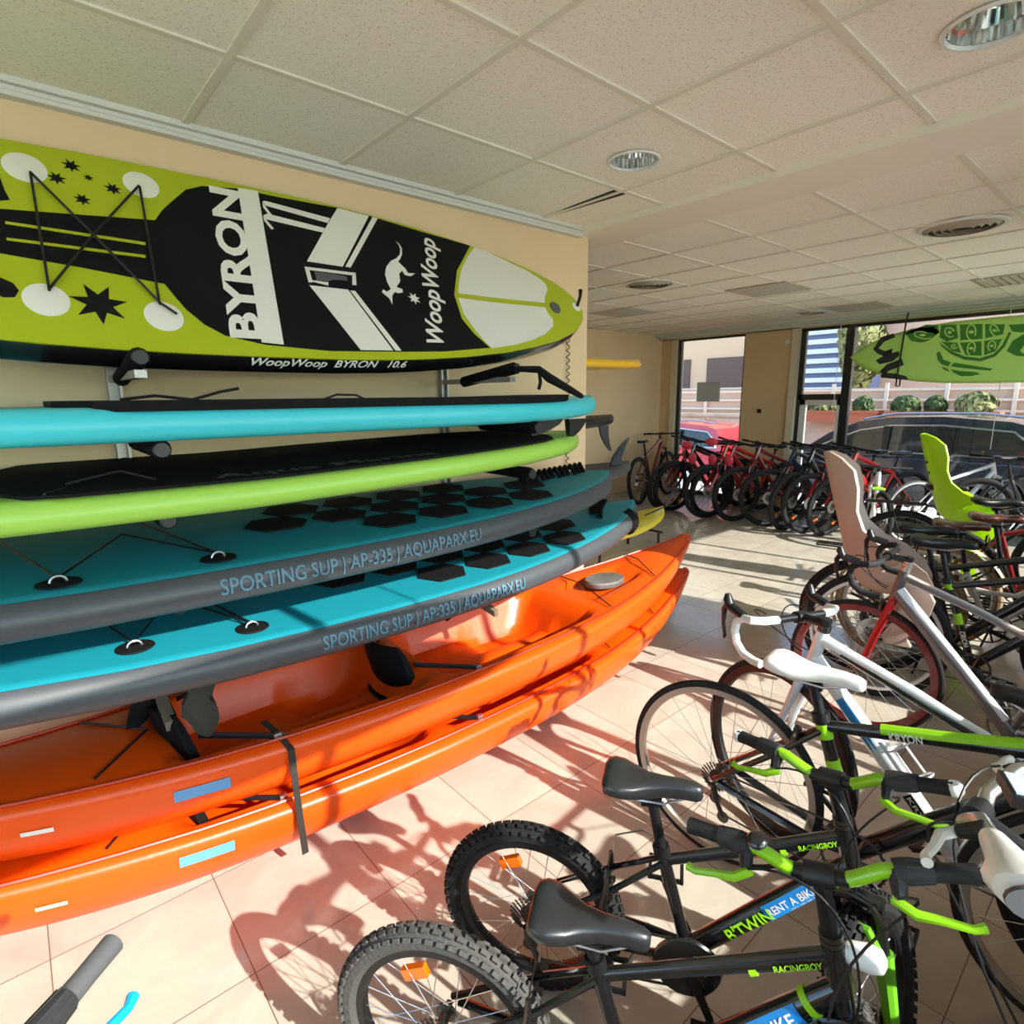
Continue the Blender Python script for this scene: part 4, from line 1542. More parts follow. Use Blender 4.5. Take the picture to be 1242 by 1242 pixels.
    # chain
    if D > 0:
        c0 = RA + V((0, y0 - cs * .002, 0))
        c1 = bb + V((0, y0, 0))
        m = MB()
        m.tube([c0 + V((0, 0, .036)), c1 + V((0, 0, cr))], .0035, 5).tube([c0 + V((.03, 0, -.12 if D > 1 else -.036)), c1 + V((0, 0, -cr))], .0035, 5)
        m.build('chain', M_DMET, root, False)
    ca = math.radians(P.get('crank', 20))
    cl = P.get('crank_l', .165)
    for e in (-1, 1):
        s_ = 1 if e == cs else -1
        tip_ = bb + V((s_ * cl * math.cos(ca), e * .075, s_ * cl * math.sin(ca)))
        MB().tube([bb + V((0, e * .05, 0)), tip_], [.014, .010], 8, flat=.6).build('crank_arm', P.get('crank_m', M_BLK), root)
        m = MB().box((-.045, -.04, -.006), (.045, -.034, .006), T=Matrix.Translation(tip_ + V((0, e * .05, 0)))).box((-.045, .034, -.006), (.045, .04, .006), T=Matrix.Translation(tip_ + V((0, e * .05, 0)))).box((-.047, -.04, -.007), (-.038, .04, .007), T=Matrix.Translation(tip_ + V((0, e * .05, 0)))).box((.038, -.04, -.007), (.047, .04, .007), T=Matrix.Translation(tip_ + V((0, e * .05, 0)))).box((-.012, -.045, -.006), (.012, .045, .006), T=Matrix.Translation(tip_ + V((0, e * .05, 0))))
        m.build('pedal', P.get('pedal_m', M_BLK), root, False)
    # ---- steering parts, all turned about the head axis
    ax = (ht - hb).normalized()
    ST = RotA(hb, ax, math.radians(steer))
    wheel(ST @ Matrix.Translation(FA), R, tw, None, root, P.get('knob', False), P.get('frim_m', P.get('rim_m', M_BLK)), P.get('tyre_m', M_RUB), P.get('spokes', 28), P.get('frimh', P.get('rimh', .016)), detail=D, wall=P.get('wall'), refl=P.get('frefl', 0), disc=P.get('disc', False))
    fkm = P.get('fork_m', M_BLKG)
    m = MB(ST)
    crown = hb - ax * .012
    ls = tw / 2 + .022 if P.get('susp') else tw / 2 + .014
    foot = FA
    if P.get('susp'):
        m.tube([hb, crown - ax * .025], .02, 12)
        m.tube([crown - ax * .03 + V((.012, -ls - .012, 0)), crown - ax * .025 + V((.012, 0, .012)), crown - ax * .03 + V((.012, ls + .012, 0))], .019, 10)
        m.build('fork_crown', P.get('crown_m', fkm), root)
        for e in (-1, 1):
            a = crown - ax * .03 + V((.012, e * ls, 0))
            b = foot + V((.0, e * ls, 0))
            mid = a.lerp(b, .42)
            MB(ST).tube([a, mid], .0135, 10).build('stanchion', M_BLK, root)
            MB(ST).tube([mid + (a - mid) * .08, b], [.021, .0165], 10).build('fork_leg', P.get('leg_m', fkm), root)
        MB(ST).tube([crown.lerp(foot, .38) + V((.03, -ls, .0)), crown.lerp(foot, .26) + V((.035, -ls * .7, .02)), crown.lerp(foot, .26) + V((.035, ls * .7, .02)), crown.lerp(foot, .38) + V((.03, ls, .0))], .010, 8).build('fork_brace', P.get('leg_m', fkm), root)
    else:
        m.tube([hb, crown - ax * .02], .018, 12)
        for e in (-1, 1):
            m.tube([crown + V((0, e * .006, -.005)), crown - ax * .035 + V((.004, e * ls, -.01)), crown.lerp(foot, .55) + V((.004, e * ls, 0)), foot + V((0, e * .05, 0))], [.017, .0165, .013, .008], 10)
        m.build('fork', fkm, root)
    # brake caliper blobs
    for (c_, TT, nm) in ((crown - ax * .03 + V((.035, 0, 0)), ST, 'front_brake'), (RA + (sj - RA).normalized() * (R + .01), Matrix.Identity(4), 'rear_brake')):
        if D < 2: break
        m = MB(TT)
        if P.get('vbrake'):
            for e in (-1, 1):
                q = c_ + V((-.01, e * (tw / 2 + .02), -.03))
                m.tube([q + V((0, 0, -.03)), q + V((.01, e * .006, .03)), q + V((.01, 0, .06))], [.009, .008, .006], 8)
                m.box((-.025, -.005, -.006), (.025, .005, .006), T=Matrix.Translation(q + V((0, -e * .014, -.01))))
            m.tube([c_ + V((0, -tw / 2 - .02, .03)), c_ + V((0, 0, .045)), c_ + V((0, tw / 2 + .02, .03))], .002, 5)
        else:
            m.tube([c_ + V((0, -.03, -.03)), c_ + V((0, -.032, .0)), c_ + V((0, 0, .02)), c_ + V((0, .032, .0)), c_ + V((0, .03, -.03))], .007, 8)
        m.build(nm, M_DMET, root)
    # stem
    sh = P.get('spacer', .03)
    s0 = ht + ax * sh
    se = s0 + V(P.get('stem', (.07, 0, .02)))
    MB(ST).tube([ht - ax * .01, s0 + ax * .018], .0165, 12).tube([s0, se], [.017, .014], 10).tube([se + V((0, -.024, 0)), se + V((0, .024, 0))], .021, 12).build('stem', P.get('stem_m', M_BLK), root)
    if sh > .02:
        m = MB(ST)
        for k in range(int(sh / .012)): m.tube([ht + ax * (.001 + .012 * k), ht + ax * (.011 + .012 * k)], .0205, 12)
        m.build('spacers', P.get('spacer_m', M_DMET), root)
    bt = P.get('bar', 'flat')
    bwid = P.get('bw', .30)
    T2 = ST @ Matrix.Translation(se)
    bm = P.get('bar_m', M_BLK)
    if bt in ('flat', 'riser', 'city'):
        rise = {'flat': .0, 'riser': P.get('rise', .035), 'city': .05}[bt]
        sw = {'flat': -.015, 'riser': -.03, 'city': -.12}[bt]

        def bp(e, t):
            # t 0..1 from clamp to end
            z_ = rise * (0 if t < .18 else min(1, (t - .18) / .25))
            return V((sw * max(0, t - .25) / .75, e * bwid * t, z_))
        tt = [.0, .1, .18, .24, .32, .43, .6]
        for e in (-1, 1):
            pass
        pts = [bp(-1, t) for t in reversed(tt)] + [bp(1, t) for t in tt[1:]]
        MB(T2).tube(pts, .0125, 12).build('handlebar', bm, root)
        MB(T2).tube([V((0, -.045, 0)), V((0, .045, 0))], .0135, 12).build('bar_centre', M_BLK, root)
        for e in (-1, 1):
            gm_ = P.get('grip_m', M_RUB)
            a, b = bp(e, .60), bp(e, 1)
            if bt == 'city' and P.get('big_grip'):
                d_ = (b - a).normalized()
                m = MB(T2)
                rings = []
                for t, rr, fl_ in ((0, .019, 1), (.08, .021, 1), (.3, .024, 1.1), (.55, .028, 1.35), (.8, .034, 1.7), (.95, .030, 1.8), (1, .02, 1.6)):
                    c_ = a.lerp(b, t)
                    rings.append([c_ + V((-rr * fl_ * math.cos(2 * PI * k / 16) - (fl_ - 1) * .014, 0, rr * math.sin(2 * PI * k / 16))) for k in range(16)])
                m.loft(rings)
                gp = m.build('grip', gm_, root)
                MB(T2).tube([b - d_ * .002, b + d_ * .006], .021, 16, flat=1.6).build('end_cap', M_GRYP, gp)
            else:
                m = MB(T2).tube([a, a.lerp(b, .3), a.lerp(b, .6), b], [.015, .015, .0145, .0155], 12)
                gp = m.build('grip', gm_, root)
                if P.get('shifter') and D > 1:
                    q0_, q1_ = bp(e, .50), bp(e, .74)
                    m = MB(T2).tube([q0_, q0_.lerp(q1_, .3), q1_], [.019, .021, .0165], 14)
                    for k in range(10):
                        an = 2 * PI * k / 10
                        o_ = V((.019 * math.cos(an), 0, .019 * math.sin(an)))
                        m.tube([q0_.lerp(q1_, .35) + o_ * .98, q1_ + o_ * .82], .003, 4)
                    m.build('twist_shifter', M_BLKM, gp)
                if P.get('end_ball'):
                    MB(T2).ball(tuple(b), .017, 12).build('grip_end', M_WHT, gp)
            if D > 1 or P.get('levers'):
                la = bp(e, .52)
                lm = P.get('lever_m', M_BLK)
                m = MB(T2).tube([la, la + V((.035, e * .0, -.018))], [.016, .010], 8)
                lb = m.build('brake_clamp', M_BLK, root)
                m = MB(T2).tube([la + V((.035, -e * .01, -.02)), la + V((.052, e * .02, -.024)), la + V((.05, e * .055, -.028)), la + V((.052, e * .09, -.030)), la + V((.045, e * .105, -.03))], [.009, .0085, .007, .0065, .008], 8, flat=1.0)
                m.build('brake_lever', lm, lb)
        if P.get('bell'):
            q = bp(P['bell'], .42)
            MB(T2).tube([q, q + V((0, 0, .018))], .01, 8).ball(tuple(q + V((0, 0, .022))), .019, 16, sc=(1, 1, .6)).build('bell', M_BLKG, root)
        # cables
        if D > 1:
            m = MB()
            for e in (-1, 1):
                a = ST @ (se + bp(e, .5) + V((.04, 0, -.01)))
                b = ST @ (se + V((.07, e * -.03, -.02)))
                c_ = ST @ (hb + V((.045, e * -.02, .02)))
                pts = []
                for k in range(13):
                    t = k / 12
                    pts.append(a * (1 - t) ** 3 + (a + V((.10, 0, .03))) * 3 * t * (1 - t) ** 2 + (b + V((.06, 0, .0))) * 3 * t * t * (1 - t) + c_ * t ** 3)
                m.tube(pts, .0025, 5)
            m.build('cables', M_BLK, root)
    elif bt == 'drop':
        hood = P.get('hood_m', M_BLK)
        tape = P.get('tape_m', M_WHT)
        MB(T2).tube([V((0, -.12, 0)), V((0, .12, 0))], .013, 12).build('handlebar', P.get('bar_m', M_BLK), root)
        for e in (-1, 1):
            y = e * .205
            pth = [(0, e * .11, 0), (.005, e * .17, 0), (.025, y, 0), (.06, y, -.004), (.088, y, -.025), (.094, y, -.06), (.08, y, -.10), (.045, y, -.128), (0, y, -.135), (-.035, y, -.133)]
            MB(T2).tube([V(p) for p in pth], [.0145] * len(pth), 10).build('bar_tape', tape, root)
            hd_ = MB(T2).tube([V((.06, y, .004)), V((.095, y, .012)), V((.125, y, .018)), V((.140, y, .042)), V((.142, y, .060))], [.016, .017, .017, .017, .010], 10).build('brake_hood', hood, root)
            MB(T2).tube([V((.135, y, .03)), V((.152, y, .0)), V((.15, y, -.05)), V((.138, y, -.095)), V((.14, y, -.105))], [.010, .011, .008, .007, .005], 8, flat=.8).build('brake_lever', hood, hd_)
        m = MB()
        for e in (-1, 1):
            a = ST @ (se + V((.06, e * .1, .0)))
            c_ = ST @ (hb + V((.03, -e * .015, .04)))
            pts = []
            for k in range(13):
                t = k / 12
                pts.append(a * (1 - t) ** 3 + (a + V((.13, 0, .03))) * 3 * t * (1 - t) ** 2 + (c_ + V((.10, 0, .02))) * 3 * t * t * (1 - t) + c_ * t ** 3)
            m.tube(pts, .0026, 5)
        m.build('cables', M_BLK, root)
    if P.get('light'):
        q = se + V((.03, P['light'] * .06, .02))
        MB(ST).tube([q + V((-.02, 0, 0)), q + V((.03, 0, 0))], .018, 12).build('front_light', M_BLK, root)
    # water bottle cage
    if P.get('cage'):
        q = bb.lerp(dj, .42)
        e = (dj - bb).normalized()
        nn_ = V((-e.z, 0, e.x))
        m = MB()
        for s__ in (-.05, .05):
            c_ = q + e * s__ + nn_ * (rd + .036)
            m.tube([c_ + (nn_ * math.cos(a) + V((0, 1, 0)) * math.sin(a)) * .036 for a in [2 * PI * k / 14 for k in range(15)]], .0035, 6)
        for yy in (-.012, .012): m.tube([q - e * .08 + nn_ * (rd + .004) + V((0, yy, 0)), q + e * .08 + nn_ * (rd + .004) + V((0, yy, 0))], .0035, 6)
        for yy in (-.034, .034): m.tube([q - e * .05 + nn_ * (rd + .036) + V((0, yy, 0)), q + e * .05 + nn_ * (rd + .036) + V((0, yy, 0))], .0035, 6)
        m.build('bottle_cage', P['cage'], root)
    if P.get('seat_cable'):
        m = MB().tube([sj + V((.02, .02, .01)), sj + V((-.05, .03, .03)), sj + V((-.12, .03, .0)), RA.lerp(sj, .7) + V((-.02, .02, .03))], .0025, 5)
        m.build('rear_cable', M_MET, root)
    if P.get('fender'):
        fmm = P['fender']
        for (TT, a0, a1) in ((Tr, 20, 205), (ST @ Matrix.Translation(FA), 35, 190)):
            m = MB(TT)
            n = 20
            vs = []
            for k in range(n + 1):
                a = math.radians(a0 + (a1 - a0) * k / n)
                if TT is not Tr: pass
                for yy, dr in ((-tw * .7, .0), (-tw * .45, .014), (0, .018), (tw * .45, .014), (tw * .7, 0)):
                    vs.append(((R + .012 + dr) * math.cos(a), yy, (R + .012 + dr) * math.sin(a)))
            m.add(vs, [(k * 5 + j, k * 5 + j + 1, k * 5 + j + 6, k * 5 + j + 5) for k in range(n) for j in range(4)])
            m.build('mudguard', fmm, root)
    if P.get('rack'):
        m = MB()
        z_ = 2 * R + .06
        for yy in (-.05, 0, .05): m.tube([(-.28, yy, z_), (.14, yy, z_)], .005, 6)
        m.tube([(-.28, -.05, z_), (-.28, .05, z_)], .005, 6)
        for e in (-1, 1): m.tube([(0, e * .065, R), (-.1, e * .055, z_)], .004, 6).tube([(0, e * .065, R), (.05, e * .055, z_)], .004, 6)
        m.build('luggage_rack', P['rack'], root)
    if P.get('extra_seat_band'):
        t0, t1, mt = P['extra_seat_band']
        MB().tube([bb.lerp(sj, t0), bb.lerp(sj, t1)], rs + .001, 12).build('seat_tube_band', mt, fr)
    # kickstand holding it up
    if P.get('stand', True):
        a = bb + V((-.10, .05, -.01)) if D > 1 else bb + V((-.08, .04, 0))
        MB().tube([a, V((a.x - .05, .13, .004))], [.009, .007], 8).build('kickstand', M_BLK, root)
    return root
# ================================================================ THE BIKES ON THE RIGHT
HK = -1.0
KID = dict(R=.252, tw=.05, wb=.90, bb=(.415, .235), sj=(.343, .505), sp=(.312, .652), ht=(.738, .672), hb=(.770, .545), rt=.017, rd=.026, rs=.016, flat=.8,
           sag=-.012, knob=True, tyre_m=M_RUB, rim_m=M_BLK, spokes=24, susp=True, vbrake=True, leg_m=M_GRN2, bar='riser', bw=.225, rise=.03, bar_m=M_GRN, lever_m=M_GRN,
           grip_m=M_RUB, shifter=True, stem=(.035, 0, .045), spacer=.036, sL=.24, sW=.068, saddle_m=mat('glossy black saddle', (.02, .021, .023), .3, coat=.3), ring=.07, guard=True, crank=-62, crank_l=.13,
           bell=-1, refl=2.0, frefl=.6, seat_cable=True,
           bands=[('top', -.012, .66, .69, .0188, M_GTXT, 'green_band'), ('down', 0, .86, .885, .029, M_GTXT, 'green_band')],
           print=[('top', .85, .013, 'RACINGBOY', M_GTXT, -1, .0218)],
           stickers=[('down', .66, .15, .045, M_BLUS, -1, .0285, 'RENT A BIKE')])
k1p = dict(KID)
k1p['print'] = [('top', .85, .013, 'RACINGBOY', M_GTXT, -1, .0218), ('down', .40, .03, "B'TWIN", M_GTXT, -1, .0292)]
k1p['end_ball'] = True
k1p['bell'] = 0
k1p['stem'] = (-.01, 0, .09)
bike('kids_bicycle', 'black and green kids mountain bike with a blue-stickered down tube, just beyond the nearest one', (.925, 1.01), HK, k1p, steer=-122)
k2p = dict(KID)
k2p['sp'] = (.328, .560)
k2p['stilt'] = -5
k2p['bell'] = -1
k2p['stem'] = (-.01, 0, .115)
k2p['ht'], k2p['hb'] = (.762, .672), (.79, .545)
k2p['tyre_m'] = M_RUBG
k2p['stickers'] = [('down', .62, .21, .055, M_BLUS, -1, .0285, 'RENT A BIKE')]
kk2 = bike('kids_bicycle', 'black and green kids mountain bike cut by the bottom edge, nearest one with dusty tyres', (.563, .915), -.96, k2p, steer=-106)

lp = V((.765, 0, .67))
MB().tube([lp + V((.0, 0, -.01)), lp + V((.02, 0, -.012))], [.014, .014], 12).tube([lp + V((.018, 0, -.012)), lp + V((.03, 0, -.014)), lp + V((.06, 0, -.018)), lp + V((.078, 0, -.02)), lp + V((.084, 0, -.021))], [.015, .021, .024, .020, .010], 16).build('front_lamp', M_WHT, kk2)
ROAD = dict(R=.335, tw=.026, wb=.99, bb=(.41, .27), sj=(.285, .665), sp=(.262, .79), ht=(.855, .85), hb=(.885, .715), rt=.017, rd=.024, rs=.016, flat=.85,
            tyre_m=M_RUB, rim_m=M_BLK, rimh=.022, spokes=22, bar='drop', stem=(.09, 0, .02), spacer=.03, sL=.275, sW=.068, crank=-35, ring=.09, stand=False)
p = dict(ROAD)
p.update(sj=(.30, .66), sp=(.268, .765), bb=(.43, .27), ht=(.80, .80), hb=(.83, .66), sag=-.01, saddle_m=mat('white saddle', (.8, .79, .74), .4), frame_m=M_BLKG, bar='flat', bw=.29, rim_m=mat('bare alloy rim edge', (.5, .45, .4), .35, .8), rimh=.02,
         wall=None, post_r=.0155, rt=.021, rs=.0195, rd=.028,
         bands=[('top', -.01, .30, .97, -.0242, M_GTXT, 'green_stripe'), ('seat', 0, .50, .70, .021, M_GTXT, 'green_panel'), ('seat', 0, .86, .97, .0212, M_GTXT, 'green_panel')],
         print=[('top', .42, .022, 'KRYON', M_WTXT, -1, .0245)])
bike('hybrid_bicycle', 'black and green bike with a white saddle and thin tyres', (1.735, .911), -1.45, p, steer=6)
MBO = mat('blue white paint', srgb(205, 220, 235), .25, coat=.8)
p = dict(ROAD)
p.update(frame_m=M_WPNT, rd=.028, rt=.019, stem=(.10, 0, -.01), stem_m=M_BLK, fork_m=M_WPNT, rimh=.03, cage=M_WPNT, saddle_m=M_BLK,
         bands=[('top', 0, .04, .96, .0205, M_BLKG, 'black_band'), ('top', 0, .02, .98, -.019, M_WPNT, 'white_stripe')],
         stickers=[('down', .63, .20, .03, M_BLUS, 1, .029, None), ('down', .2, .14, .03, M_BLKG, 1, .029, 'KRYON')])
bike('road_bicycle', 'white and black road bike with white drop handlebars facing the room', (1.94, -.138), 1.50, p, steer=-14)
p = dict(ROAD)
p.update(frame_m=M_GPNT, fork_m=M_RED, rd=.03, rt=.017, rim_m=M_DRED, tape_m=M_RUB, rimh=.03, stem=(.08, 0, .01), spacer=.05, spacer_m=M_ALU, saddle_m=M_BLK,
         bands=[('top', 0, .02, .98, -.0175, mat('pale pink white paint', srgb(215, 190, 180), .3, coat=.6), 'pale_stripe'), ('down', 0, .05, .98, -.030, M_WPNT, 'white_stripe')], crank=60)
bike('road_bicycle', 'grey and black road bike with a red fork and reddish wheel rims', (2.90, -.10), 1.47, p, steer=8)
HYB = dict(R=.35, tw=.042, wb=1.05, bb=(.42, .29), sj=(.29, .70), sp=(.25, .86), ht=(.86, .88), hb=(.90, .75), rt=.018, rd=.022, rs=.017, sag=-.01,
           tyre_m=M_RUB, rim_m=M_BLK, spokes=28, susp=True, bar='flat', bw=.31, stem=(.07, 0, .03), sL=.275, sW=.075, crank=-40, vbrake=True)
p = dict(HYB)
p.update(bb=(.43, .29), bands=[('seat', 0, .92, .995, .0185, M_GTXT, 'green_panel'), ('seat', 0, .50, .63, .0185, M_GTXT, 'green_panel')], print=[('seat', .33, .022, 'ORION', M_WTXT, -1, .018)], rim_m=M_ALU, disc=True)
bike('hybrid_bicycle', 'black bike with green seat tube patches, black saddle, behind the red-forked road bike', (3.42, .97), -1.35, p, steer=10)
CITY = dict(R=.345, tw=.045, wb=1.08, bb=(.44, .29), sj=(.30, .62), sp=(.25, .84), ht=(.86, .86), hb=(.91, .70), rt=.015, rd=.017, rs=.015, sag=-.0,
            tyre_m=M_TAN, rim_m=M_ALU, spokes=28, bar='city', bw=.29, stem=(.04, 0, .06), spacer=.06, sL=.27, sW=.095, saddle_m=M_BRN, crank=-20, frame_m=M_WPNT, fork_m=M_WPNT,
            fender=mat('cream mudguard', srgb(190, 175, 145), .35, coat=.3), rack=M_BLK, grip_m=M_BRN, levers=1,
            top_pts=[(.33, 0, .50), (.55, 0, .50), (.865, 0, .80)])
bike('city_bicycle', 'cream white city bike with the larger brown leather saddle, tan tyres', (4.02, 1.02), -1.22, CITY, steer=5)
p = dict(CITY)
p['frame_m'] = M_BLKG
bike('city_bicycle', 'black city bike with a shiny brown saddle at the right frame edge', (4.42, .93), -1.25, p, steer=-5)
p = dict(HYB)
p.update(frame_m=M_BLKG, stem=(.04, 0, .06), bar='riser', rise=.04, tyre_m=M_RUB, rack=M_BLK)
bike('hybrid_bicycle', 'black bike carrying the grey child seat on its rear rack', (3.68, 1.10), -1.30, dict(p, saddle_m=M_BLK), steer=0)
bike('hybrid_bicycle', 'black bike carrying the lime child seat', (5.45, 1.42), -1.25, dict(p, saddle_m=M_BLK, sW=.08), steer=-8)
bike('hybrid_bicycle', 'black bike with a wide black saddle just right of the lime child seat', (4.95, 1.02), -1.22, dict(HYB, sW=.09, frame_m=M_DRED), steer=8)
# city bike whose white ergonomic grip pokes in from the right
p = dict(CITY)
p.update(R=.25, tw=.034, tyre_m=M_RUB, fender=None, bar='city', bw=.30, big_grip=True, grip_m=M_WHT, lever_m=M_WHT, saddle_m=M_BLK, rack=None, wb=.95, bb=(.40, .27), sj=(.30, .50), sp=(.25, .82), stem=(.20, 0, .10), bar_m=M_MET, ht=(.80, .84), hb=(.84, .52), frame_m=M_WPNT, top_pts=None, spacer=.01)
kb = bike('city_bicycle', 'small-wheeled city bike with large white grips at the right frame edge', (1.90, -.335), math.radians(160), p, steer=-72)
bpy.context.view_layer.update()
Td = Matrix.Translation(V((1.13, .085, 1.035))) @ Matrix.Rotation(math.radians(25), 4, 'Z')
ds = wchild(MB(Td).box((-.035, -.03, -.02), (.035, .03, 0)), 'bar_display', M_BLK, kb, False)
wchild(MB(Td).box((-.028, -.024, 0), (.028, .024, .003)), 'display_screen', mat('pale display film', srgb(190, 205, 215), .2, coat=.5), kb, False)
# ================================================================ CHILD SEATS, HANGING BOARD, BACK ROW
def child_seat(label, base, rz, m_out, m_in, s=1.0, ls=1.0, recline=16):
    """base = point under the seat pan; faces local +x"""
    t = empty('child_seat', base, rz, label, 'child seat')
    T = Matrix.Scale(s, 4)
    # profile: from front lip of the pan, back along it, then up the back rest: (x, z, half width, side depth)
    pr = [(.24, -.01, .12, .10), (.19, -.01, .14, .17), (.11, .0, .155, .22), (.02, .0, .165, .24), (-.05, .02, .17, .25), (-.10, .07, .175, .26), (-.13, .14, .175, .25), (-.155, .22, .17, .17), (-.18, .31, .165, .11), (-.205, .40, .155, .10), (-.235, .50, .145, .125), (-.26, .59, .13, .125), (-.28, .66, .10, .08), (-.29, .70, .05, .03)]
    K = 12

    def shell(thk, inset=0):
        outer, inner = [], []
        n = len(pr)
        for i, (x, z, w_, d) in enumerate(pr):
            a, b = pr[max(i - 1, 0)], pr[min(i + 1, n - 1)]
            tx, tz = b[0] - a[0], b[1] - a[1]
            l = math.hypot(tx, tz)
            nx, nz = tz / l, -tx / l           # towards the child
            nx, nz = (nx, nz) if (nx * 1 + nz * 1) > 0 else (-nx, -nz)
            ro, ri = [], []
            for k in range(K + 1):
                u = -1 + 2 * k / K
                q = abs(u)
                dd = d * q ** 3.2
                yy = (w_ - inset) * (math.copysign(min(1, q ** .85), u))
                ro.append(V((x + nx * dd, yy, z + nz * dd)))
                ri.append(V((x + nx * (dd + thk), yy * (1 - .06), z + nz * (dd + thk * (1 - q) + .0))))
            outer.append(ro)
            inner.append(ri)
        return outer, inner
    o_, i_ = shell(.012)
    m = MB(T)
    n = len(pr)
    W = K + 1
    vs = [p for r in o_ for p in r] + [p for r in i_ for p in r]
    off = n * W
    fs = []
    for i in range(n - 1):
        for k in range(K):
            fs.append((i * W + k, (i + 1) * W + k, (i + 1) * W + k + 1, i * W + k + 1))
            fs.append((off + i * W + k, off + i * W + k + 1, off + (i + 1) * W + k + 1, off + (i + 1) * W + k))
    for i in range(n - 1):
        for k in (0, K): fs.append((i * W + k, (i + 1) * W + k, off + (i + 1) * W + k, off + i * W + k))
    for k in range(K):
        for i in (0, n - 1): fs.append((i * W + k, i * W + k + 1, off + i * W + k + 1, off + i * W + k))
    m.add(vs, fs)
    o = m.build('shell', m_out, t, True, angle=60)
    # leg guards
    for e in (-1, 1):
        m = MB(T)
        rings = []
        for (x, z, w_, d) in ((.16, .10, .05, .10), (.19, .02, .055, .13), (.18, -.10 * ls, .05, .12), (.14, -.22 * ls, .045, .10), (.11, -.33 * ls, .045, .10), (.13, -.40 * ls, .05, .11)):
            c = V((x, e * .135, z))
            rings.append([c + V((-d * .55, -w_ * .35, 0)), c + V((-d * .5, w_ * .35, 0)), c + V((0, e * .012 + w_ * .5, 0)), c + V((d * .5, w_ * .35, 0)), c + V((d * .45, -w_ * .35, 0)), c + V((0, e * .0 - w_ * .45, 0))])
        m.loft(rings)
        m.build('leg_guard', m_out, t, True, angle=70)
    m = MB(T)
    vs = []
    lay = [r[3:K - 2] for r in i_[2:-2]]
    nn = len(lay[0])
    for r in lay:
        for p in r: vs.append(p + V((.012, 0, .004)))
    m.add(vs, [(i * nn + k, i * nn + k + 1, (i + 1) * nn + k + 1, (i + 1) * nn + k) for i in range(len(lay) - 1) for k in range(nn - 1)])
    m.build('cushion', m_in, t, True)
    m = MB(T)
    for e in (-1, 1): m.tube([(-.20, e * .06, .46), (-.12, e * .065, .3), (-.05, e * .05, .12), (.0, 0, .05)], .012, 6, flat=.3)
    m.build('harness', M_BLK, t)
    for e in (-1, 1): MB(T).tube([(-.1, e * .05, -.02), (-.02, e * .05, -.05), (.10, e * .03, -.16)], .008, 8).build('support_bar', M_BLK, t)
    # dark holes in the back
    for z in (.40, .48): MB(T).tube([(-.20 - (z - .4) * .3 - .012, -.05, z), (-.20 - (z - .4) * .3 + .004, -.05, z)], .011, 8).build('strap_slot', M_BLK, t)
    return t


M_SEATG = mat('warm grey plastic', srgb(176, 154, 140), .45)
M_SEATB = mat('pale blue grey cushion', srgb(150, 170, 200), .6)
M_SEATL = mat('lime plastic', srgb(178, 236, 10), .4, coat=.2)
M_SEATW = mat('white padding', srgb(225, 230, 220), .6)
child_seat('warm grey child bike seat standing tall behind the drop handlebars', (3.42, .99, .60), math.radians(-75), M_SEATG, M_SEATB, 1.04, ls=.55)
child_seat('bright lime child bike seat in front of the parked car', (5.55, 1.12, .63), math.radians(-68), M_SEATL, M_SEATW, .98)

# ---- green board with a turtle drawing, hung in the window
TX = 8.1
M_TGRN = mat('light green board skin', srgb(176, 222, 110), .45)
M_TDRK = mat('dark green print', srgb(52, 120, 30), .5)
tb = empty('paddle_board', (TX, 1.6, 1.72), 0, 'light green paddle board with a turtle drawing hung sideways in the window', 'paddle board')


def tp(px, py, off=0.0): return on(px, py, x=TX - off)


tip = tp(1031, 437)
zc = tip.z + .02
hw_ = .345
zc = 2.075
L_ = 3.2
ys = [0, .004, .015, .04, .08, .13, .2, .3, .42, .56, .75, 1.0, 1.4, 1.8, 2.2, 2.5, 2.75, 2.95, 3.08, 3.16, 3.2]


def th_w(q):
    if q < 1.4: return hw_ * max(0, 1 - (1 - q / 1.4) ** 2.6) ** .66
    return hw_ * max(0, 1 - max(0, (q - 1.4) / 1.8) ** 4) ** .6


rings, fr_ = [], []
TT_ = .12
for q in ys:
    h = max(th_w(q), .004)
    r = min(TT_ / 2, h)
    y = tip.y - q
    dz = -.05 * (q / 1.2) if q < 1.2 else -.05
    ri = []
    for a in range(-90, 91, 18): ri.append(V((TX + TT_ / 2 + TT_ / 2 * math.sin(math.radians(a)), y, zc - .03 * 0 + h - r + r * math.cos(math.radians(a)))))
    for a in range(90, -91, -18): ri.append(V((TX + TT_ / 2 + TT_ / 2 * math.sin(math.radians(a)), y, zc - h + r - r * math.cos(math.radians(a)))))
    rings.append(ri)
m = MB()
m.loft(rings)
wchild(m, 'hull', M_TGRN, tb)


def tpoly(pts, m, off=.003): return m.prism([tp(x, y, off) for x, y in pts], V((.001, 0, 0)))


def Z(x, y): return (960 + x * .22706, 360 + y * .22706)


m = MB()
for pts in ([(435, 280), (480, 215), (545, 195), (555, 215), (495, 240), (465, 275), (500, 290), (540, 275), (535, 300), (500, 320), (455, 300)],
            [(450, 340), (500, 310), (570, 290), (580, 310), (540, 345), (470, 360)],
            [(470, 400), (510, 360), (590, 330), (600, 365), (520, 395), (500, 415)],
            [(475, 425), (490, 405), (560, 410), (615, 425), (620, 445), (480, 432)]):
    tpoly([Z(*q) for q in pts], m)
wchild(m, 'black_lettering', M_BLKM, tb, False)
# turtle: shell plates, head, flippers
cxs, cys = Z(985, 215)
m = MB()


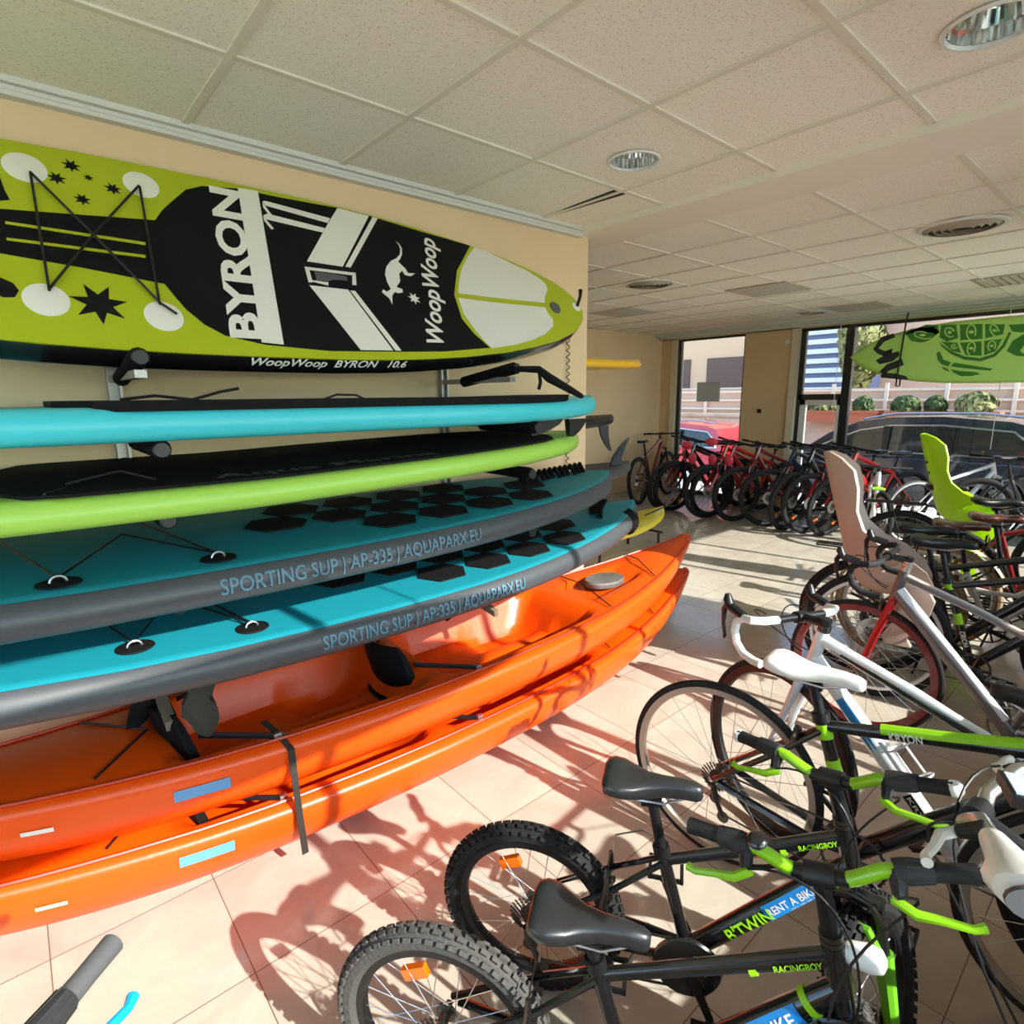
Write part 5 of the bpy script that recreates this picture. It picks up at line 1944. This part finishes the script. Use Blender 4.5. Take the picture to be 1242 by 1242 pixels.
def ell(cx, cy, rx, ry, n=20, a0=0, a1=2 * PI, rot=0):
    out = []
    for k in range(n + (0 if a1 - a0 > 6 else 1)):
        a = a0 + (a1 - a0) * k / n
        x, y = rx * math.cos(a), ry * math.sin(a)
        out.append((cx + x * math.cos(rot) - y * math.sin(rot), cy + x * math.sin(rot) + y * math.cos(rot)))
    return out


for pts in ([(800, 150), (880, 148), (890, 220), (830, 240), (790, 215)], [(900, 148), (1020, 145), (1020, 225), (902, 232)], [(1035, 145), (1140, 148), (1130, 200), (1035, 222)],
            [(800, 240), (885, 245), (905, 300), (860, 290)], [(900, 245), (1015, 238), (1015, 315), (930, 312)], [(1030, 235), (1125, 225), (1090, 290), (1030, 312)],
            [(790, 245), (800, 262), (850, 305), (920, 335), (1010, 345), (1090, 318), (1140, 265), (1175, 190), (1160, 190), (1125, 258), (1080, 305), (1005, 328), (925, 318), (860, 292)]):
    tpoly([Z(*q) for q in pts], m)
tpoly([Z(*q) for q in [(605, 195), (640, 170), (700, 165), (760, 160), (790, 190), (780, 150), (720, 148), (690, 160), (740, 178), (770, 200), (730, 235), (690, 245), (640, 235)]], m)
for pts in ([(775, 300), (792, 292), (812, 336), (850, 350), (838, 372), (800, 360), (780, 335)],
            [(868, 352), (960, 366), (1075, 385), (1060, 394), (985, 388), (880, 376), (852, 370)],
            [(850, 388), (900, 396), (985, 402), (1010, 412), (960, 424), (905, 424), (868, 406)],
            [(800, 372), (832, 384), (846, 402), (815, 390)]):
    tpoly([Z(*q) for q in pts], m)
tpoly([Z(*q) for q in [(1150, 290), (1180, 235), (1240, 200), (1300, 190), (1300, 225), (1250, 245), (1220, 290), (1250, 310), (1300, 300), (1300, 320), (1200, 315)]], m)
tpoly([Z(*q) for q in [(1160, 150), (1240, 145), (1300, 150), (1300, 180), (1230, 190), (1180, 185)]], m)
sh = wchild(m, 'turtle_print', M_TDRK, tb, False)
m = MB()
rnd = random.Random(3)
for (cx, cy, rx, ry) in ((845, 190, 28, 22), (960, 188, 40, 24), (1085, 180, 34, 20), (960, 275, 34, 20), (1070, 262, 26, 20), (700, 205, 45, 18), (870, 265, 16, 12)):
    pts = ell(*Z(cx, cy), rx * .227, ry * .227, 16, 0, 5.2, rnd.random() * 3)
    for a, b in zip(pts, pts[1:]):
        p, q = tp(*a, .0045), tp(*b, .0045)
        d = (q - p).normalized()
        n_ = V((0, -d.z, d.y)) * .006
        m.prism([p - n_, q - n_, q + n_, p + n_], V((.0008, 0, 0)))
    m.prism([tp(*a, .0045) for a in ell(*Z(cx, cy), rx * .09, ry * .09, 8)], V((.0008, 0, 0)))
wchild(m, 'pale_pattern', M_TGRN, tb, False)
for (px, nm) in ((1091, 0), (1330, 1)):
    q = tp(px, 430)
    m = MB()
    pts = [V((TX - .008, q.y, zc - hw_ - .01)), V((TX - .008, q.y - .015, zc)), V((TX - .008, q.y - .03, zc + hw_)), V((TX + .04, q.y - .03, 2.55))]
    m.tube([V((TX + .13, q.y, zc)), V((TX + .13, q.y, zc - hw_ - .012)), V((TX + .06, q.y, zc - hw_ - .015))] + pts, .009, 6)
    m.build('strap', M_BLK, None, True, 'black strap holding the %s end of the turtle board to the ceiling' % ('pointed', 'tail')[nm], 'strap')
# thin cords hanging in the window
for k, (a, b) in enumerate((((1020, 398), (1013, 503)), ((1213, 466), (1198, 545)))):
    p, q = on(*a, x=8.35), on(*b, x=8.35)
    q = V((8.35, p.y, q.z))
    MB().tube([V((8.35, p.y, H - .08)), q], .004, 5).build('blind_cord', M_WHT, None, True, ('thin white cord hanging left of the window mullion', 'thin white cord hanging in front of the car window')[k], 'cord')
# unseen board added in the storefront to shade the rack
rings = []
for q in ys:
    h = max(th_w(q), .004) * .62
    ri = []
    for a in range(-90, 91, 30): ri.append(V((-.95 + q, RY + .1 + .045 * math.sin(math.radians(a)), 2.06 + h * (.9 + .1 * math.cos(math.radians(a))))))
    for a in range(90, -91, -30): ri.append(V((-.95 + q, RY + .1 + .045 * math.sin(math.radians(a)), 2.06 - h * (.9 + .1 * math.cos(math.radians(a))))))
    rings.append(ri)
hb_ = MB().loft(rings).build('paddle_board', M_TURQ, None, True, 'unseen turquoise board added on edge in the storefront glass to shade the rack', 'paddle board')
for x in (-.2, 1.5): MB().tube([(x, RY + .1, H), (x, RY + .1, 2.22)], .006, 6).build('strap', M_BLK, None, True, 'black strap of the added unseen storefront board at its %s end' % ('camera' if x < 1 else 'far'), 'strap')

# ---- boards on the far side of the rack wall
M_YEL = mat('yellow board skin', srgb(245, 190, 20), .4, coat=.2)
M_YELG = mat('yellow kayak plastic', srgb(225, 205, 20), .38, coat=.2)


def flatboard(name, label, tip_, L, hw, th, mt, cat='paddle board', mdeck=None, rock=.03, tipang=-.12):
    r, h, s_, d, LL = sup(name, label, tip_.x - L, tip_.x, tip_.y, tip_.z, th, hw, mt, mdeck, lambda x: rock * max(0, (x - tip_.x + .9)) ** 2, nose=2.4)
    r['category'] = cat
    return r, h, s_, d


FB = 3.35
tipy = on(775, 443, y=FB)
ya, *_ = flatboard('paddle_board', 'yellow board with a white top poking out high beyond the rack wall', V((tipy.x, FB, tipy.z - .05)), 2.8, .28, .07, M_YEL, mdeck=M_OFFW)
tipb = on(742, 512, y=FB)
bb_, hh_, ss_, dd_b = flatboard('paddle_board', 'black board with a fin below it beyond the rack wall', V((tipb.x, FB, tipb.z - .03)), 2.5, .28, .075, M_BLK)
m = MB()
fin(m, (tipb.x - .22, FB - .1, tipb.z - .02), (.0, 0, -1), .22, .12, .10, .014)
wchild(m, 'fin', M_FIN, bb_)
tipc = on(762, 570, y=FB)
bc, hc, sc_, dc_ = flatboard('paddle_board', 'dark grey board lying upside down with its fin up beyond the rack wall', V((tipc.x, FB, tipc.z - .03)), 2.7, .3, .09, M_CHAR, mdeck=M_GRYP)
m = MB()
fin(m, (tipc.x - .33, FB - .12, tipc.z + .06), (.0, 0, 1), .25, .15, .18, .014)
wchild(m, 'fin', mat('glossy blue black fin', (.02, .03, .045), .2, coat=.5), bc)
t = empty('board_rack', (3.0, 3.35, 0), 0, 'black metal stand carrying boards beyond the rack wall', 'rack')
for (x, y) in ((3.05, 2.98), (3.05, 3.72), (1.9, 2.98), (1.9, 3.72)): wchild(MB().box((x - .015, y - .015, 0), (x + .015, y + .015, 1.9)), 'upright', M_BLKM, t, False)
for z in (tipy.z - .08, tipb.z - .06, tipc.z - .05):
    for x in (1.9, 3.05): wchild(MB().box((x - .02, 2.98, z - .03), (x + .02, 3.72, z)), 'arm', M_BLKM, t, False)
# yellow kayak end on the floor stand
yt = on(803, 640, y=3.75)
rings = []
for q in [0, .01, .03, .07, .12, .2, .3, .45, .6, .8, 1.1, 1.5, 1.9]:
    h = .30 * (1 - (1 - min(q, 1.3) / 1.3) ** 2.6) ** .7
    z0_ = .22 + .10 * (1 - min(q, 1.0)) ** 2
    z1_ = .36 + .06 * (1 - min(q, 1.0)) ** 2
    x = yt.x - q
    rings.append([V((x, 3.75 + h * math.cos(a), (z0_ + z1_) / 2 + (z1_ - z0_) / 2 * math.copysign(abs(math.sin(a)) ** .7, math.sin(a)))) for a in [2 * PI * k / 20 for k in range(20)]])
yk = empty('kayak', (yt.x - 1, 3.75, .2), 0, 'yellow kayak end on a low stand behind the orange kayak tips', 'kayak')
wchild(MB().loft(rings), 'hull', M_YELG, yk)
wchild(MB().tube([V((yt.x - .03, 3.70, .46)), V((yt.x - .0, 3.70, .43)), V((yt.x + .01, 3.75, .40))], .012, 6), 'end_grip', M_BLK, yk)
wchild(MB().tube([V((yt.x - .5, 3.62, .40)), V((yt.x - .12, 3.66, .43))], .008, 6), 'seam', M_BLK, yk)
t = empty('kayak_stand', (yt.x - .5, 3.75, 0), 0, 'low black stand under the yellow kayak', 'stand')
for x in (-1.3, -.35):
    for y in (-.2, .2): wchild(MB().tube([V((yt.x + x, 3.75 + y, 0)), V((yt.x + x, 3.75 + y, .22))], .013, 8), 'leg', M_BLKM, t)
    wchild(MB().tube([V((yt.x + x, 3.5, .21)), V((yt.x + x, 4.0, .21))], .013, 8), 'crossbar', M_BLKM, t)

# ---- the row of mountain bikes at the far wall
MTB = dict(R=.365, tw=.058, wb=1.12, bb=(.43, .32), sj=(.26, .74), sp=(.22, .90), ht=(.83, .97), hb=(.88, .83), rt=.024, rd=.032, rs=.019, sag=-.02, tyre_m=M_RUB, rim_m=M_BLK, spokes=18,
           susp=True, bar='flat', bw=.36, stem=(.06, 0, .03), sL=.27, sW=.07, crank=-40, knob=False, detail=1, shifter=False, disc=True, refl=0, frefl=4.2)
MTB['bw'] = .30
ROW = [  # front contact px, heading degrees, colour, steer, label
    (775, 612, 12, M_DRED, 0, True, 'dark red mountain bike parked sideways by the beige corner, leftmost in the far row'),
    (822, 618, 152, M_BLKG, 10, False, 'black mountain bike with big dark wheel facing the room, second from the left wall'),
    (855, 628, 168, M_RED, -12, False, 'red mountain bike with a steeply turned black front wheel'),
    (838, 612, 158, M_DRED, 8, False, 'dark red mountain bike in front of the pink bags'),
    (878, 622, 150, M_RED, 10, False, 'bright red mountain bike below the window edge'),
    (905, 628, 156, M_DRED, 0, False, 'maroon mountain bike left of the blue and black one'),
    (928, 638, 146, M_BPNT, -10, False, 'blue and black mountain bike with a large tyre facing the room'),
    (962, 640, 160, M_BLKG, 8, False, 'black mountain bike between the blue one and the red ones'),
    (985, 643, 156, M_RED, -6, False, 'red and black mountain bike right of the beige pier'),
    (1010, 646, 154, M_RED, 10, False, 'red mountain bike behind the grey child seat'),
]
protos = {}
for (px, py, deg, mt, st, rear_px, lab) in ROW:
    c = on(px, py, z=0)
    a = math.radians(deg)
    if rear_px: org = (c.x, c.y)
    else: org = (c.x - 1.12 * math.cos(a), c.y - 1.12 * math.sin(a))
    if org[0] > 8.1: org = (8.1, org[1])
    key = (mt.name, st)
    if key in protos:
        b = copy_tree(protos[key])
        b.location = (org[0], org[1], 0)
        b.rotation_euler = (math.radians(-3), 0, a)
        b['label'] = lab
    else:
        q = dict(MTB)
        q['frame_m'] = mt
        q['fork_m'] = mt if mt is not M_BLKG else M_BLK
        b = bike('mountain_bicycle', lab, org, a, q, steer=st, lean=3, group='mountain bikes in the far row')
        protos[key] = b
# pink bags hung in the row
for k, (px, py) in enumerate(((833, 540), (863, 536), (840, 556), (864, 558), (884, 558))):
    c = on(px, py, x=7.15)
    m = MB().ball((c.x, c.y, c.z), .075, 14, sc=(.5, 1.2 if k < 2 else .8, .8 if k < 2 else 1.1))
    m.build('saddle_bag', M_PINK, None, True, ['pink pouch on the handlebars, upper left of five', 'pink pouch on the handlebars, upper right of five', 'pink pouch low on the left of five', 'pink pouch low in the middle of five', 'pink pouch lowest on the right of five'][k], 'bag', 'pink pouches hung on the far bikes')
# bikes standing by the big window
WB = dict(MTB)
WB.update(frame_m=M_WPNT, fork_m=M_GRN, R=.31, wb=1.0, bb=(.40, .28), sj=(.26, .62), sp=(.24, .74), ht=(.76, .80), hb=(.80, .66), leg_m=M_WHT, bar_m=M_BLK, rim_m=M_ALU)
c = on(1090, 622, z=0)
bike('kids_bicycle', 'white and green kids bike standing at the big window', (7.75, 2.45), math.radians(205), WB, steer=12)
WB2 = dict(HYB, detail=1)
WB2.update(frame_m=M_WPNT, fork_m=M_WPNT, rack=None)
bike('city_bicycle', 'white framed bike with a large grey tyre left of the lime seat', (7.4, 1.85), math.radians(-35), dict(WB2, tyre_m=M_RUBG, wall=M_ALU), steer=5)
bike('mountain_bicycle', 'black bike with long dark handlebars in front of the car', (7.9, 1.4), math.radians(-60), dict(MTB, frame_m=M_BLKG), steer=60)

# ---- bike corner at the bottom left
p = dict(KID)
p.update(bar_m=M_BLK, lever_m=mat('sky blue lever', srgb(20, 160, 215), .35), frame_m=M_RED, leg_m=M_BLK, end_ball=False, bell=0, grip_m=M_GRYP, tyre_m=M_RUBG, bands=[], print=[], stickers=[], bw=.29, rise=.08, spacer=.06, stem=(.035, 0, .095))
p['guard'] = False
FA0 = math.radians(-54)
bc0 = on(45, 1215, z=.93)
hx, hy = -.224, .709
bike('kids_bicycle', 'kids bike with grey twist grips and a sky blue lever in the bottom left corner', (hx - .72 * math.cos(FA0), hy - .72 * math.sin(FA0)), FA0, p, steer=0)
